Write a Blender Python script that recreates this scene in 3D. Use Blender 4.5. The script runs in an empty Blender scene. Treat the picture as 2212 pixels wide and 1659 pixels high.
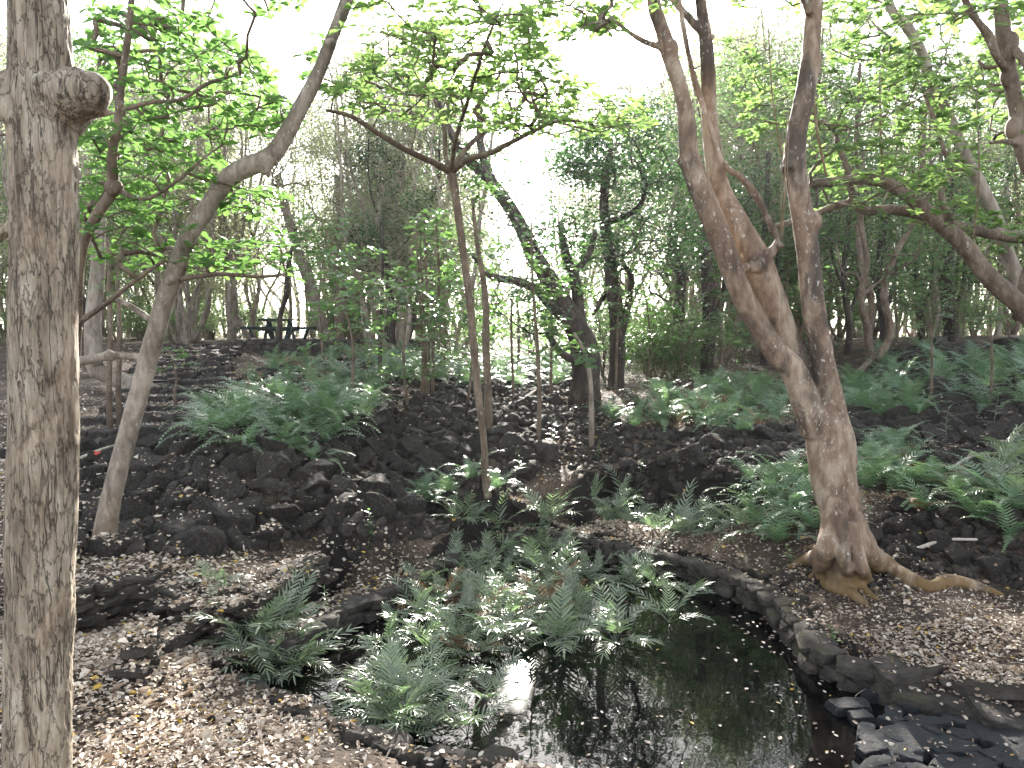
import bpy, math, random
import numpy as np
from mathutils import Vector, Matrix
from mathutils.bvhtree import BVHTree

# ------------------------------------------------------------------ camera, sky, sun, exposure
W2, H2, F = 2212.0, 1659.0, 1650.0          # picture units used for tracing
PITCH = math.radians(3.8)
CAM = np.array([0.0, 0.0, 1.9])
SUN_EL, SUN_AZ = math.radians(24.0), math.radians(0.7)

scene = bpy.context.scene
COL = scene.collection
cam_d = bpy.data.cameras.new('camera')
cam = bpy.data.objects.new('camera', cam_d)
COL.objects.link(cam)
cam.location = CAM
cam.rotation_euler = (math.radians(90) - PITCH, 0, 0)
cam_d.sensor_width = 36.0
cam_d.lens = F / W2 * 36.0
cam_d.clip_start, cam_d.clip_end = 0.05, 2000
scene.camera = cam

world = bpy.data.worlds.new("World")
scene.world = world
world.use_nodes = True
wn, wl = world.node_tree.nodes, world.node_tree.links
sky = wn.new('ShaderNodeTexSky')
sky.sky_type = 'NISHITA'
sky.sun_disc = False
sky.sun_elevation = SUN_EL
sky.sun_rotation = SUN_AZ
sky.air_density, sky.dust_density, sky.ozone_density = 1.0, 1.0, 1.0
bg = wn['Background']
bg.inputs['Strength'].default_value = 0.085
hs = wn.new('ShaderNodeHueSaturation')      # thin bright overcast: the clear-sky blue is washed out
hs.inputs['Saturation'].default_value = .38
wl.new(sky.outputs[0], hs.inputs['Color'])
wl.new(hs.outputs[0], bg.inputs['Color'])

sun_d = bpy.data.lights.new('sun', 'SUN')
sun_d.energy, sun_d.angle, sun_d.color = 5.0, math.radians(0.53), (1.0, 0.95, 0.86)
sun = bpy.data.objects.new('sun', sun_d)
COL.objects.link(sun)
SUNV = Vector((math.sin(SUN_AZ) * math.cos(SUN_EL), math.cos(SUN_AZ) * math.cos(SUN_EL), math.sin(SUN_EL)))
sun.rotation_euler = SUNV.to_track_quat('Z', 'Y').to_euler()
sun.location = (0, 30, 20)

scene.view_settings.view_transform = 'Standard'
scene.view_settings.look = 'None'
scene.view_settings.exposure = 2.95
scene.view_settings.gamma = 1.0
scene.cycles.use_denoising = True
scene.cycles.max_bounces = 7
scene.cycles.diffuse_bounces = 3
scene.cycles.glossy_bounces = 3
scene.cycles.transmission_bounces = 4
scene.cycles.volume_bounces = 0
scene.cycles.caustics_reflective = False
scene.cycles.caustics_refractive = False
scene.cycles.sample_clamp_indirect = 6.0

# ------------------------------------------------------------------ tracing helpers
CP, SP = math.cos(PITCH), math.sin(PITCH)

def ray(px, py):
    u, v = (np.asarray(px, float) - W2 / 2) / F, (H2 / 2 - np.asarray(py, float)) / F
    return np.stack([u, CP + v * SP, -SP + v * CP], -1)

def P(px, py, D):
    r = ray(px, py)
    return CAM + r * (np.asarray(D, float) / r[..., 1])[..., None]

def G(px, py, z=0.0):
    r = ray(px, py)
    return CAM + r * ((z - CAM[2]) / r[..., 2])[..., None]

def C2(x, y): return (691 + .5 * x, .5 * y)       # crop coordinates -> picture units
def C3(x, y): return (1382.6 + .5 * x, .5 * y)
def C6(x, y): return (1425.6 + .5313 * x, 777.6 + .5313 * y)

# ------------------------------------------------------------------ noise
def _hash(i, j, k, seed):
    with np.errstate(over='ignore'):
        n = (i.astype(np.uint32) * np.uint32(374761393) + j.astype(np.uint32) * np.uint32(668265263)
             + k.astype(np.uint32) * np.uint32(2147483647) + np.uint32(seed * 974634777 & 0xffffffff))
        n = (n ^ (n >> np.uint32(13))) * np.uint32(1274126177)
        n = n ^ (n >> np.uint32(16))
    return n.astype(np.float64) / 4294967295.0

def vnoise(p, seed=0):
    p = np.asarray(p, float) + 1000.0
    i = np.floor(p).astype(np.int64)
    f = p - i
    u = f * f * (3 - 2 * f)
    r = 0
    for a in (0, 1):
        for b in (0, 1):
            for c in (0, 1):
                w = (u[..., 0] if a else 1 - u[..., 0]) * (u[..., 1] if b else 1 - u[..., 1]) * (u[..., 2] if c else 1 - u[..., 2])
                r = r + w * _hash(i[..., 0] + a, i[..., 1] + b, i[..., 2] + c, seed)
    return r * 2 - 1

def fbm(p, oct=4, seed=0):
    r, a, p = 0, 1.0, np.asarray(p, float)
    for o in range(oct):
        r = r + a * vnoise(p, seed + o * 7)
        p, a = p * 2.03 + 5.3, a * 0.5
    return r / 1.8

def fbm2(x, y, s, oct=3, seed=0):
    return fbm(np.stack([x * s, y * s, np.zeros_like(x)], -1), oct, seed)

# ------------------------------------------------------------------ mesh helpers
class MB:
    """collects faces; each face list is (n,4) or (n,3); attr v is one number per vertex"""
    def __init__(s): s.V, s.Q, s.T, s.A, s.n = [], [], [], [], 0
    def add(s, V, Q=None, T=None, a=None):
        V = np.asarray(V, float).reshape(-1, 3)
        if Q is not None and len(Q): s.Q.append(np.asarray(Q, int).reshape(-1, 4) + s.n)
        if T is not None and len(T): s.T.append(np.asarray(T, int).reshape(-1, 3) + s.n)
        s.V.append(V)
        s.A.append(np.full(len(V), 0.5) if a is None else np.broadcast_to(np.asarray(a, float), (len(V),)))
        s.n += len(V)
    def mesh(s, name, mat, smooth=True):
        V = np.concatenate(s.V)
        Q = np.concatenate(s.Q) if s.Q else np.zeros((0, 4), int)
        T = np.concatenate(s.T) if s.T else np.zeros((0, 3), int)
        me = bpy.data.meshes.new(name)
        me.vertices.add(len(V)); me.vertices.foreach_set('co', V.astype(np.float32).ravel())
        L = np.concatenate([Q.ravel(), T.ravel()])
        me.loops.add(len(L)); me.loops.foreach_set('vertex_index', L.astype(np.int32))
        me.polygons.add(len(Q) + len(T))
        st = np.concatenate([np.arange(len(Q)) * 4, len(Q) * 4 + np.arange(len(T)) * 3])
        me.polygons.foreach_set('loop_start', st.astype(np.int32))
        me.polygons.foreach_set('loop_total', np.concatenate([np.full(len(Q), 4), np.full(len(T), 3)]).astype(np.int32))
        me.polygons.foreach_set('use_smooth', np.full(len(Q) + len(T), smooth))
        me.update(calc_edges=True)
        at = me.attributes.new('v', 'FLOAT', 'POINT')
        at.data.foreach_set('value', np.concatenate(s.A).astype(np.float32))
        me.materials.append(mat)
        return me
    def build(s, name, mat, parent=None, smooth=True, loc=None):
        if loc is not None: s.V = [v - np.asarray(loc) for v in s.V]
        o = bpy.data.objects.new(name, s.mesh(name, mat, smooth))
        COL.objects.link(o)
        if loc is not None and parent is None: o.location = loc
        if parent is not None: o.parent = parent
        return o

def tag(o, label=None, cat=None, group=None, kind=None):
    if label: o['label'] = label
    if cat: o['category'] = cat
    if group: o['group'] = group
    if kind: o['kind'] = kind
    return o

def empty(name, loc, rz=0.0, s=1.0):
    o = bpy.data.objects.new(name, None)
    COL.objects.link(o)
    o.location = loc; o.rotation_euler = (0, 0, rz); o.scale = (s, s, s); o.empty_display_size = .2
    return o

def copy_tree(o, parent=None):
    c = o.copy(); COL.objects.link(c); c.parent = parent
    for ch in o.children: copy_tree(ch, c)
    return c

def catmull(pts, n):
    """smooth resample of a polyline of k-vectors"""
    p = np.asarray(pts, float)
    if len(p) == 2:
        t = np.linspace(0, 1, n)[:, None]
        return p[0] * (1 - t) + p[1] * t
    q = np.vstack([2 * p[0] - p[1], p, 2 * p[-1] - p[-2]])
    d = np.linalg.norm(np.diff(p[:, :3], axis=0), axis=1)
    cum = np.concatenate([[0], np.cumsum(d)])
    out = []
    for t in np.linspace(0, cum[-1], n):
        i = min(max(np.searchsorted(cum, t, 'right') - 1, 0), len(p) - 2)
        f = (t - cum[i]) / max(d[i], 1e-9)
        a, b, c, e = q[i], q[i + 1], q[i + 2], q[i + 3]
        out.append(.5 * ((2 * b) + (-a + c) * f + (2 * a - 5 * b + 4 * c - e) * f * f + (-a + 3 * b - 3 * c + e) * f ** 3))
    return np.array(out)

def tube(mb, pts, radii, sides=8, rough=0.0, scale=8.0, cap=True, seed=0, a=None, tip=True):
    pts = np.asarray(pts, float); radii = np.asarray(radii, float)
    n = len(pts)
    T = np.gradient(pts, axis=0); T /= np.linalg.norm(T, axis=1)[:, None] + 1e-12
    ref = np.array([1.0, 0, 0]) if abs(T[0][0]) < .8 else np.array([0, 1.0, 0])
    N = np.zeros_like(pts); v = ref
    for i in range(n):
        v = v - T[i] * np.dot(v, T[i]); v /= np.linalg.norm(v) + 1e-12; N[i] = v
    B = np.cross(T, N)
    th = np.arange(sides) * 2 * math.pi / sides
    ring = N[:, None] * np.cos(th)[None, :, None] + B[:, None] * np.sin(th)[None, :, None]
    r = radii[:, None] * np.ones(sides)
    base = pts[:, None] + ring * r[..., None]
    if rough > 0: r = r * (1 + rough * fbm(base * scale, 3, seed))
    V = pts[:, None] + ring * r[..., None]
    idx = np.arange(n * sides).reshape(n, sides)
    a0, a1 = idx[:-1], idx[1:]
    Q = np.stack([a0, np.roll(a0, -1, 1), np.roll(a1, -1, 1), a1], -1).reshape(-1, 4)
    V = V.reshape(-1, 3)
    if cap:
        e0, e1 = pts[0] - T[0] * radii[0] * .4, pts[-1] + T[-1] * radii[-1] * .5
        V = np.vstack([V, e0, e1]); k = n * sides
        T3 = [(k, idx[0][(j + 1) % sides], idx[0][j]) for j in range(sides)] + \
             [(k + 1, idx[-1][j], idx[-1][(j + 1) % sides]) for j in range(sides)]
    else: T3 = None
    mb.add(V, Q, T3, a)

def frames(d, up=None, roll=None, rng=None):
    """rotation matrices whose columns are x=d, y=side, z=normal near up"""
    d = d / (np.linalg.norm(d, axis=1)[:, None] + 1e-12)
    if up is None: up = np.tile([0, 0, 1.0], (len(d), 1))
    bad = np.abs((d * up).sum(1)) > .98
    up = np.where(bad[:, None], np.array([0.9, .3, .1]), up)
    z = up - d * (d * up).sum(1)[:, None]; z /= np.linalg.norm(z, axis=1)[:, None] + 1e-12
    y = np.cross(z, d)
    if roll is not None:
        c, s = np.cos(roll)[:, None], np.sin(roll)[:, None]
        y, z = y * c + z * s, z * c - y * s
    return np.stack([d, y, z], -1)

SPOTS = []      # where the sun gets through gaps in the canopy: x, y, z, radius
SUND = np.array([math.sin(SUN_AZ) * math.cos(SUN_EL), math.cos(SUN_AZ) * math.cos(SUN_EL), math.sin(SUN_EL)])
def off_sun(O, k=.62):
    ok = np.ones(len(O), bool)
    for sx, sy, sz, r in SPOTS:
        q = O - np.array([sx, sy, sz]); t = q @ SUND
        ok &= (np.linalg.norm(q - t[:, None] * SUND, axis=1) > r * k) | (t < 1.6)
    return ok

def scatter(mb, tpl, O, R, S, a=None, gap=False):
    V, Q = tpl
    O = np.asarray(O, float)
    if gap:
        k = off_sun(O); O, R, S = O[k], R[k], np.asarray(S, float)[k]; a = None if a is None else a[k]
    n, m = len(O), len(V)
    if n == 0: return
    S = np.asarray(S, float)
    if S.ndim == 1: S = S[:, None] * np.ones(3)
    W = np.einsum('nij,nmj->nmi', R, V[None] * S[:, None, :]) + O[:, None]
    F_ = (Q[None] + (np.arange(n) * m)[:, None, None]).reshape(-1, Q.shape[1])
    av = None if a is None else np.repeat(a, m)
    if Q.shape[1] == 4: mb.add(W.reshape(-1, 3), F_, None, av)
    else: mb.add(W.reshape(-1, 3), None, F_, av)

# leaf templates: unit length along +x
def leaf_tpl(ts, ws, fold=.10, droop=.12, width=1.0):
    V, Q = [], []
    for t, w in zip(ts, ws):
        z = -droop * t * t
        V += [(t, -w * width, z + fold * w), (t, 0, z), (t, w * width, z + fold * w)]
    for i in range(len(ts) - 1):
        b = i * 3
        Q += [(b, b + 1, b + 4, b + 3), (b + 1, b + 2, b + 5, b + 4)]
    return np.array(V, float), np.array(Q)
L_OBOV = leaf_tpl([0, .12, .4, .7, .9, 1], [.012, .05, .17, .27, .2, .05], .35, .15)
L_OVAL = leaf_tpl([0, .3, .7, 1], [.02, .24, .2, .02], .25, .12)
L_STRAP = leaf_tpl([0, .12, .5, .85, 1], [.02, .062, .068, .045, .008], .3, .22)
L_PINNA = (np.array([(0, -.13, 0), (0, .13, 0), (.55, -.12, -.02), (.55, .12, -.02), (1, -.02, -.1), (1, .02, -.1)], float),
           np.array([(0, 2, 3, 1), (2, 4, 5, 3)]))
L_DIAM = (np.array([(0, 0, 0), (.45, -.3, .04), (1, 0, -.05), (.45, .3, .04)], float), np.array([(0, 1, 2, 3)]))
L_DRY = (np.array([(0, 0, 0), (.4, -.28, .10), (1, 0, .04), (.45, .28, .08), (.45, 0, 0)], float), np.array([(0, 1, 4), (1, 2, 4), (2, 3, 4), (3, 0, 4)]))

_a = np.array([0, .9, 1.9, math.pi, -1.9, -.9])
L_DRY = (np.array([(.5 + .5 * math.cos(t), .30 * math.sin(t) * (1.05 if abs(t) > 1 else .8), .09 * abs(math.sin(t)) + .05 * (math.cos(t) > .5)) for t in _a] + [(.45, 0, 0)]),
         np.array([(k, (k + 1) % 6, 6) for k in range(6)]))
# ------------------------------------------------------------------ materials
def mat_new(name):
    m = bpy.data.materials.new(name); m.use_nodes = True
    nt = m.node_tree; N, L = nt.nodes, nt.links
    return m, N, L, N['Principled BSDF'], N['Material Output']

def ramp(N, pts):
    r = N.new('ShaderNodeValToRGB'); e = r.color_ramp.elements
    while len(e) < len(pts): e.new(.5)
    for k, (p, c) in enumerate(pts):
        e[k].position = p; e[k].color = (*c, 1)
    return r

def mapping(N, L, sc=(1, 1, 1), obj=True):
    tc = N.new('ShaderNodeTexCoord'); mp = N.new('ShaderNodeMapping')
    mp.inputs['Scale'].default_value = sc
    L.new(tc.outputs['Object'], mp.inputs['Vector'])
    return mp.outputs[0]

def noise(N, L, vec, scale, detail=5, rough=.6, dist=0):
    n = N.new('ShaderNodeTexNoise')
    n.inputs['Scale'].default_value = scale; n.inputs['Detail'].default_value = detail
    n.inputs['Roughness'].default_value = rough; n.inputs['Distortion'].default_value = dist
    if vec is not None: L.new(vec, n.inputs['Vector'])
    return n

def mixc(N, L, fac, a, b):
    m = N.new('ShaderNodeMix'); m.data_type = 'RGBA'
    for s, v in ((0, fac), (6, a), (7, b)):
        if isinstance(v, (tuple, float, int)): m.inputs[s].default_value = v if s == 0 else (*v, 1)
        else: L.new(v, m.inputs[s])
    return m.outputs[2]

def mathn(N, L, op, a, b=None):
    m = N.new('ShaderNodeMath'); m.operation = op
    for s, v in ((0, a), (1, b)):
        if v is None: continue
        if isinstance(v, (float, int)): m.inputs[s].default_value = v
        else: L.new(v, m.inputs[s])
    return m.outputs[0]

def leaf_mat(name, dark, mid, light, trans=.42, rough=.38, tcol=None, spec=.5):
    m, N, L, B, out = mat_new(name)
    at = N.new('ShaderNodeAttribute'); at.attribute_name = 'v'
    r = ramp(N, [(0, dark), (.5, mid), (1, light)])
    L.new(at.outputs['Fac'], r.inputs['Fac'])
    L.new(r.outputs['Color'], B.inputs['Base Color'])
    B.inputs['Roughness'].default_value = rough
    B.inputs['Specular IOR Level'].default_value = spec
    T = N.new('ShaderNodeBsdfTranslucent')
    tc = mixc(N, L, .75, r.outputs['Color'], tcol or tuple(min(1, 2.4 * c) for c in light))
    L.new(tc, T.inputs['Color'])
    mx = N.new('ShaderNodeMixShader'); mx.inputs[0].default_value = trans
    L.new(B.outputs[0], mx.inputs[1]); L.new(T.outputs[0], mx.inputs[2])
    L.new(mx.outputs[0], out.inputs['Surface'])
    return m

M = {}
M['leaf_big'] = leaf_mat('broad_leaf', (.025, .075, .018), (.05, .14, .03), (.10, .22, .045), .5, .34, (.18, .33, .08))
M['leaf_bright'] = leaf_mat('bright_leaf', (.05, .12, .02), (.09, .20, .035), (.17, .30, .06), .5, .4, (.25, .38, .11))
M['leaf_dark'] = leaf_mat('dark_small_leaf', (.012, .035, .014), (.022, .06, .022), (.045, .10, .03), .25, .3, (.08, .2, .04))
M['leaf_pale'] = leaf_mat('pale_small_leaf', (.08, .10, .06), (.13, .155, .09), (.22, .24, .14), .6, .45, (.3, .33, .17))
M['leaf_mid'] = leaf_mat('mid_small_leaf', (.045, .085, .035), (.08, .14, .055), (.15, .22, .08), .56, .38, (.17, .29, .09))
M['fern'] = leaf_mat('hill_fern', (.075, .13, .075), (.12, .20, .11), (.19, .29, .13), .34, .40, (.2, .34, .13), .7)
M['fern_pool'] = leaf_mat('pool_fern', (.11, .13, .09), (.18, .215, .145), (.26, .32, .15), .33, .33, (.16, .28, .10), .8)
M['leaf_dry'] = leaf_mat('dry_frond', (.10, .05, .02), (.2, .11, .05), (.3, .19, .09), .2, .6, (.3, .16, .07))

def litter_mat(name, shift=0.0, trans=.1):
    m, N, L, B, out = mat_new(name)
    at = N.new('ShaderNodeAttribute'); at.attribute_name = 'v'
    r = ramp(N, [(0, (.09, .055, .04)), (.25, (.22, .15, .10)), (.5, (.38, .295, .22)), (.75, (.54, .465, .38)), (.93, (.66, .595, .505)), (1, (.5, .33, .06))])
    r.color_ramp.interpolation = 'LINEAR'
    L.new(at.outputs['Fac'], r.inputs['Fac'])
    L.new(r.outputs['Color'], B.inputs['Base Color'])
    B.inputs['Roughness'].default_value = .55
    T = N.new('ShaderNodeBsdfTranslucent'); L.new(r.outputs['Color'], T.inputs['Color'])
    mx = N.new('ShaderNodeMixShader'); mx.inputs[0].default_value = trans
    L.new(B.outputs[0], mx.inputs[1]); L.new(T.outputs[0], mx.inputs[2])
    L.new(mx.outputs[0], out.inputs['Surface'])
    return m
M['litter'] = litter_mat('fallen_leaves')

def bark_mat(name, cols, stretch=(1, 1, .25), scale=30, bump=.5, lichen=0.0, moss=0.0, moss_h=0.6, cell=False, stain=None, dist=.012):
    """cols: three colours dark to light; lichen: pale specks; moss: ochre-green film that fades with height"""
    m, N, L, B, out = mat_new(name)
    v = mapping(N, L, stretch)
    v1 = mapping(N, L, (1, 1, .6))
    n1 = noise(N, L, v, scale, 6, .65, .3)
    n2 = noise(N, L, v1, 4.0, 4, .6, .4)
    r = ramp(N, [(.4, cols[0]), (.52, cols[1]), (.62, cols[2])])
    ad = mathn(N, L, 'MULTIPLY', n1.outputs['Fac'], .5)
    ad2 = mathn(N, L, 'MULTIPLY', n2.outputs['Fac'], .55)
    L.new(mathn(N, L, 'ADD', ad, ad2), r.inputs['Fac'])
    col = r.outputs['Color']
    if stain:
        n5 = noise(N, L, mapping(N, L, (1, 1, .35)), 3.2, 4, .6, .6)
        rs = ramp(N, [(.52, (0, 0, 0)), (.62, (.85, .85, .85))]); L.new(n5.outputs['Fac'], rs.inputs['Fac'])
        col = mixc(N, L, rs.outputs['Color'], col, stain)
    if lichen > 0:
        n3 = noise(N, L, v1, 55, 3, .6)
        rl = ramp(N, [(.66 - lichen * .08, (0, 0, 0)), (.72 - lichen * .06, (1, 1, 1))]); L.new(n3.outputs['Fac'], rl.inputs['Fac'])
        n4 = noise(N, L, v1, 5, 2); rl2 = ramp(N, [(.4, (0, 0, 0)), (.6, (1, 1, 1))]); L.new(n4.outputs['Fac'], rl2.inputs['Fac'])
        f = mathn(N, L, 'MULTIPLY', rl.outputs['Color'], rl2.outputs['Color'])
        col = mixc(N, L, mathn(N, L, 'MULTIPLY', f, .8), col, (.48, .47, .43))
    if moss > 0:
        tc = N.new('ShaderNodeTexCoord'); sx = N.new('ShaderNodeSeparateXYZ'); L.new(tc.outputs['Object'], sx.inputs[0])
        nm = noise(N, L, v1, 6, 5, .65)
        h = mathn(N, L, 'DIVIDE', sx.outputs['Z'], moss_h)
        a1 = mathn(N, L, 'MULTIPLY', nm.outputs['Fac'], 1.9)
        q = mathn(N, L, 'SUBTRACT', a1, h)
        rm = ramp(N, [(.45, (0, 0, 0)), (.95, (1, 1, 1))]); L.new(q, rm.inputs['Fac'])
        col = mixc(N, L, mathn(N, L, 'MULTIPLY', rm.outputs['Color'], moss), col, (.15, .092, .036))
    L.new(col, B.inputs['Base Color'])
    B.inputs['Roughness'].default_value = .85
    B.inputs['Specular IOR Level'].default_value = .25
    hgt = n1.outputs['Fac']
    if cell:
        vo = N.new('ShaderNodeTexVoronoi'); vo.feature = 'DISTANCE_TO_EDGE'; vo.inputs['Scale'].default_value = scale * .9
        nd = noise(N, L, v, scale * .8, 3)
        va = N.new('ShaderNodeVectorMath'); va.operation = 'MULTIPLY_ADD'
        va.inputs[1].default_value = (.06, .06, .06); L.new(nd.outputs['Color'], va.inputs[0]); L.new(v, va.inputs[2])
        L.new(va.outputs[0], vo.inputs['Vector'])
        rv = ramp(N, [(0, (0, 0, 0)), (.07, (.8, .8, .8)), (.4, (1, 1, 1))]); L.new(vo.outputs[0], rv.inputs['Fac'])
        col2 = mixc(N, L, rv.outputs['Color'], tuple(c * .35 for c in cols[0]), col)
        L.new(col2, B.inputs['Base Color'])
        hgt = mathn(N, L, 'ADD', hgt, rv.outputs['Color'])
    bp = N.new('ShaderNodeBump'); bp.inputs['Strength'].default_value = bump; bp.inputs['Distance'].default_value = dist
    L.new(hgt, bp.inputs['Height']); L.new(bp.outputs[0], B.inputs['Normal'])
    return m
M['bark_scaly'] = bark_mat('scaly_bark', [(.10, .08, .065), (.21, .165, .13), (.36, .28, .22)], (1, 1, .22), 26, .7, .5, 0, dist=.01)
def scaly():
    m, N, L, B, out = mat_new('flaking_bark')
    v = mapping(N, L, (1, 1, .2)); v1 = mapping(N, L, (1, 1, .55))
    big = noise(N, L, v1, 3.2, 5, .6, .8); mid = noise(N, L, v, 17, 6, .62, .6); fine = noise(N, L, v, 60, 5, .7, .4)
    f = mathn(N, L, 'ADD', mathn(N, L, 'MULTIPLY', mid.outputs['Fac'], .62), mathn(N, L, 'MULTIPLY', fine.outputs['Fac'], .38))
    r = ramp(N, [(.38, (.12, .092, .068)), (.46, (.205, .165, .122)), (.54, (.285, .238, .18)), (.62, (.39, .34, .27))]); L.new(f, r.inputs['Fac'])
    rb = ramp(N, [(.5, (0, 0, 0)), (.58, (1, 1, 1))]); L.new(big.outputs['Fac'], rb.inputs['Fac'])
    r2 = ramp(N, [(.4, (.20, .145, .10)), (.6, (.39, .31, .23))]); L.new(fine.outputs['Fac'], r2.inputs['Fac'])
    col = mixc(N, L, mathn(N, L, 'MULTIPLY', rb.outputs['Color'], .75), r.outputs['Color'], r2.outputs['Color'])
    b2 = noise(N, L, mapping(N, L, (1, 1, .4)), 4.5, 4, .6, .5); rd = ramp(N, [(.52, (1, 1, 1)), (.70, (.55, .52, .50))]); L.new(b2.outputs['Fac'], rd.inputs['Fac'])
    mm = N.new('ShaderNodeMix'); mm.data_type = 'RGBA'; mm.blend_type = 'MULTIPLY'; mm.inputs[0].default_value = 1; L.new(col, mm.inputs[6]); L.new(rd.outputs['Color'], mm.inputs[7]); col = mm.outputs[2]
    def crack(vec, sc, w, dist):
        n = noise(N, L, vec, sc, 3, .55, dist); a = mathn(N, L, 'ABSOLUTE', mathn(N, L, 'SUBTRACT', n.outputs['Fac'], .5))
        rr = ramp(N, [(0, (0, 0, 0)), (w, (1, 1, 1))]); L.new(a, rr.inputs['Fac']); return rr.outputs['Color']
    c1 = crack(mapping(N, L, (1, 1, .07)), 24, .012, .12)
    vo = N.new('ShaderNodeTexVoronoi'); vo.feature = 'DISTANCE_TO_EDGE'; vo.inputs['Scale'].default_value = 26
    va = N.new('ShaderNodeVectorMath'); va.operation = 'MULTIPLY_ADD'; va.inputs[1].default_value = (.05, .05, .05)
    L.new(fine.outputs['Color'], va.inputs[0]); L.new(mapping(N, L, (1, 1, .28)), va.inputs[2]); L.new(va.outputs[0], vo.inputs['Vector'])
    rv = ramp(N, [(0, (.45, .45, .45)), (.03, (1, 1, 1))]); L.new(vo.outputs[0], rv.inputs['Fac']); c2 = rv.outputs['Color']
    c = mathn(N, L, 'MULTIPLY', c1, mathn(N, L, 'MAXIMUM', c2, rb.outputs['Color']))
    c = mathn(N, L, 'MAXIMUM', c, mathn(N, L, 'MULTIPLY', rb.outputs['Color'], .7))
    L.new(mixc(N, L, c, (.10, .078, .06), col), B.inputs['Base Color'])
    B.inputs['Roughness'].default_value = .85; B.inputs['Specular IOR Level'].default_value = .25
    h = mathn(N, L, 'ADD', mathn(N, L, 'MULTIPLY', c, .8), f)
    bp = N.new('ShaderNodeBump'); bp.inputs['Strength'].default_value = 1.0; bp.inputs['Distance'].default_value = .014
    L.new(h, bp.inputs['Height']); L.new(bp.outputs[0], B.inputs['Normal'])
    return m
M['bark_scaly'] = scaly()
M['burl'] = bark_mat('burl_bark', [(.07, .04, .03), (.15, .085, .06), (.24, .16, .12)], (1, 1, 1), 30, .8, .2)
M['bark_grey'] = bark_mat('grey_brown_bark', [(.10, .08, .064), (.20, .162, .13), (.32, .27, .22)], (1, 1, .4), 22, .45, .5, .6, .75, stain=(.07, .055, .04))
M['bark_red'] = bark_mat('reddish_bark', [(.10, .064, .045), (.205, .142, .10), (.33, .26, .195)], (1, 1, .35), 20, .55, .8, .85, .5, stain=(.045, .035, .03))
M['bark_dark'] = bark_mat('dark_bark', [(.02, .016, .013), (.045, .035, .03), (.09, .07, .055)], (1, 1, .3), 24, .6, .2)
M['bark_mid'] = bark_mat('brown_bark', [(.07, .05, .037), (.13, .095, .07), (.21, .16, .12)], (1, 1, .35), 22, .5, .5)
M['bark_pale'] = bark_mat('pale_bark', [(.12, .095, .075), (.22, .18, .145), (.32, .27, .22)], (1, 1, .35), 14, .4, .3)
M['dead_wood'] = bark_mat('dead_wood', [(.2, .17, .14), (.38, .33, .28), (.5, .45, .4)], (1, 1, .3), 40, .4)

def rock_mat(name, cols, moss=.5, scale=9, rough=.9, spec=.18):
    m, N, L, B, out = mat_new(name)
    tc = N.new('ShaderNodeTexCoord'); oi = N.new('ShaderNodeObjectInfo')
    ad = N.new('ShaderNodeVectorMath'); ad.operation = 'ADD'
    L.new(tc.outputs['Object'], ad.inputs[0]); L.new(oi.outputs['Location'], ad.inputs[1])
    v = ad.outputs[0]
    n1 = noise(N, L, v, scale, 6, .7); r = ramp(N, [(.3, cols[0]), (.55, cols[1]), (.75, cols[2])]); L.new(n1.outputs['Fac'], r.inputs['Fac'])
    n2 = noise(N, L, v, scale * 6, 3, .6); r2 = ramp(N, [(.68, (0, 0, 0)), (.72, (1, 1, 1))]); L.new(n2.outputs['Fac'], r2.inputs['Fac'])
    col = mixc(N, L, mathn(N, L, 'MULTIPLY', r2.outputs['Color'], .45), r.outputs['Color'], (.22, .22, .2))
    n3 = noise(N, L, v, 3.3, 5, .7); r3 = ramp(N, [(.56, (0, 0, 0)), (.74, (1, 1, 1))]); L.new(n3.outputs['Fac'], r3.inputs['Fac'])
    ge = N.new('ShaderNodeNewGeometry'); sx = N.new('ShaderNodeSeparateXYZ'); L.new(ge.outputs['Normal'], sx.inputs[0])
    up = ramp(N, [(.2, (0, 0, 0)), (.8, (1, 1, 1))]); L.new(sx.outputs['Z'], up.inputs['Fac'])
    f = mathn(N, L, 'MULTIPLY', mathn(N, L, 'MULTIPLY', r3.outputs['Color'], up.outputs['Color']), moss)
    col = mixc(N, L, f, col, (.085, .08, .025))
    L.new(col, B.inputs['Base Color'])
    B.inputs['Roughness'].default_value = rough; B.inputs['Specular IOR Level'].default_value = spec
    bp = N.new('ShaderNodeBump'); bp.inputs['Strength'].default_value = 1.0; bp.inputs['Distance'].default_value = .03
    n4 = noise(N, L, v, scale * 3.2, 8, .78); L.new(n4.outputs['Fac'], bp.inputs['Height']); L.new(bp.outputs[0], B.inputs['Normal'])
    return m
M['rock'] = rock_mat('basalt', [(.020, .017, .015), (.058, .050, .045), (.15, .13, .115)])
M['rock_wall'] = rock_mat('wall_basalt', [(.035, .030, .026), (.08, .070, .060), (.15, .13, .11)], .9)
M['slab'] = rock_mat('wet_slab', [(.008, .009, .010), (.018, .019, .022), (.04, .042, .047)], .1, 8, .65, .35)
M['table'] = rock_mat('painted_table', [(.02, .03, .03), (.035, .05, .05), (.05, .07, .07)], 0, 4, .6)

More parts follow.
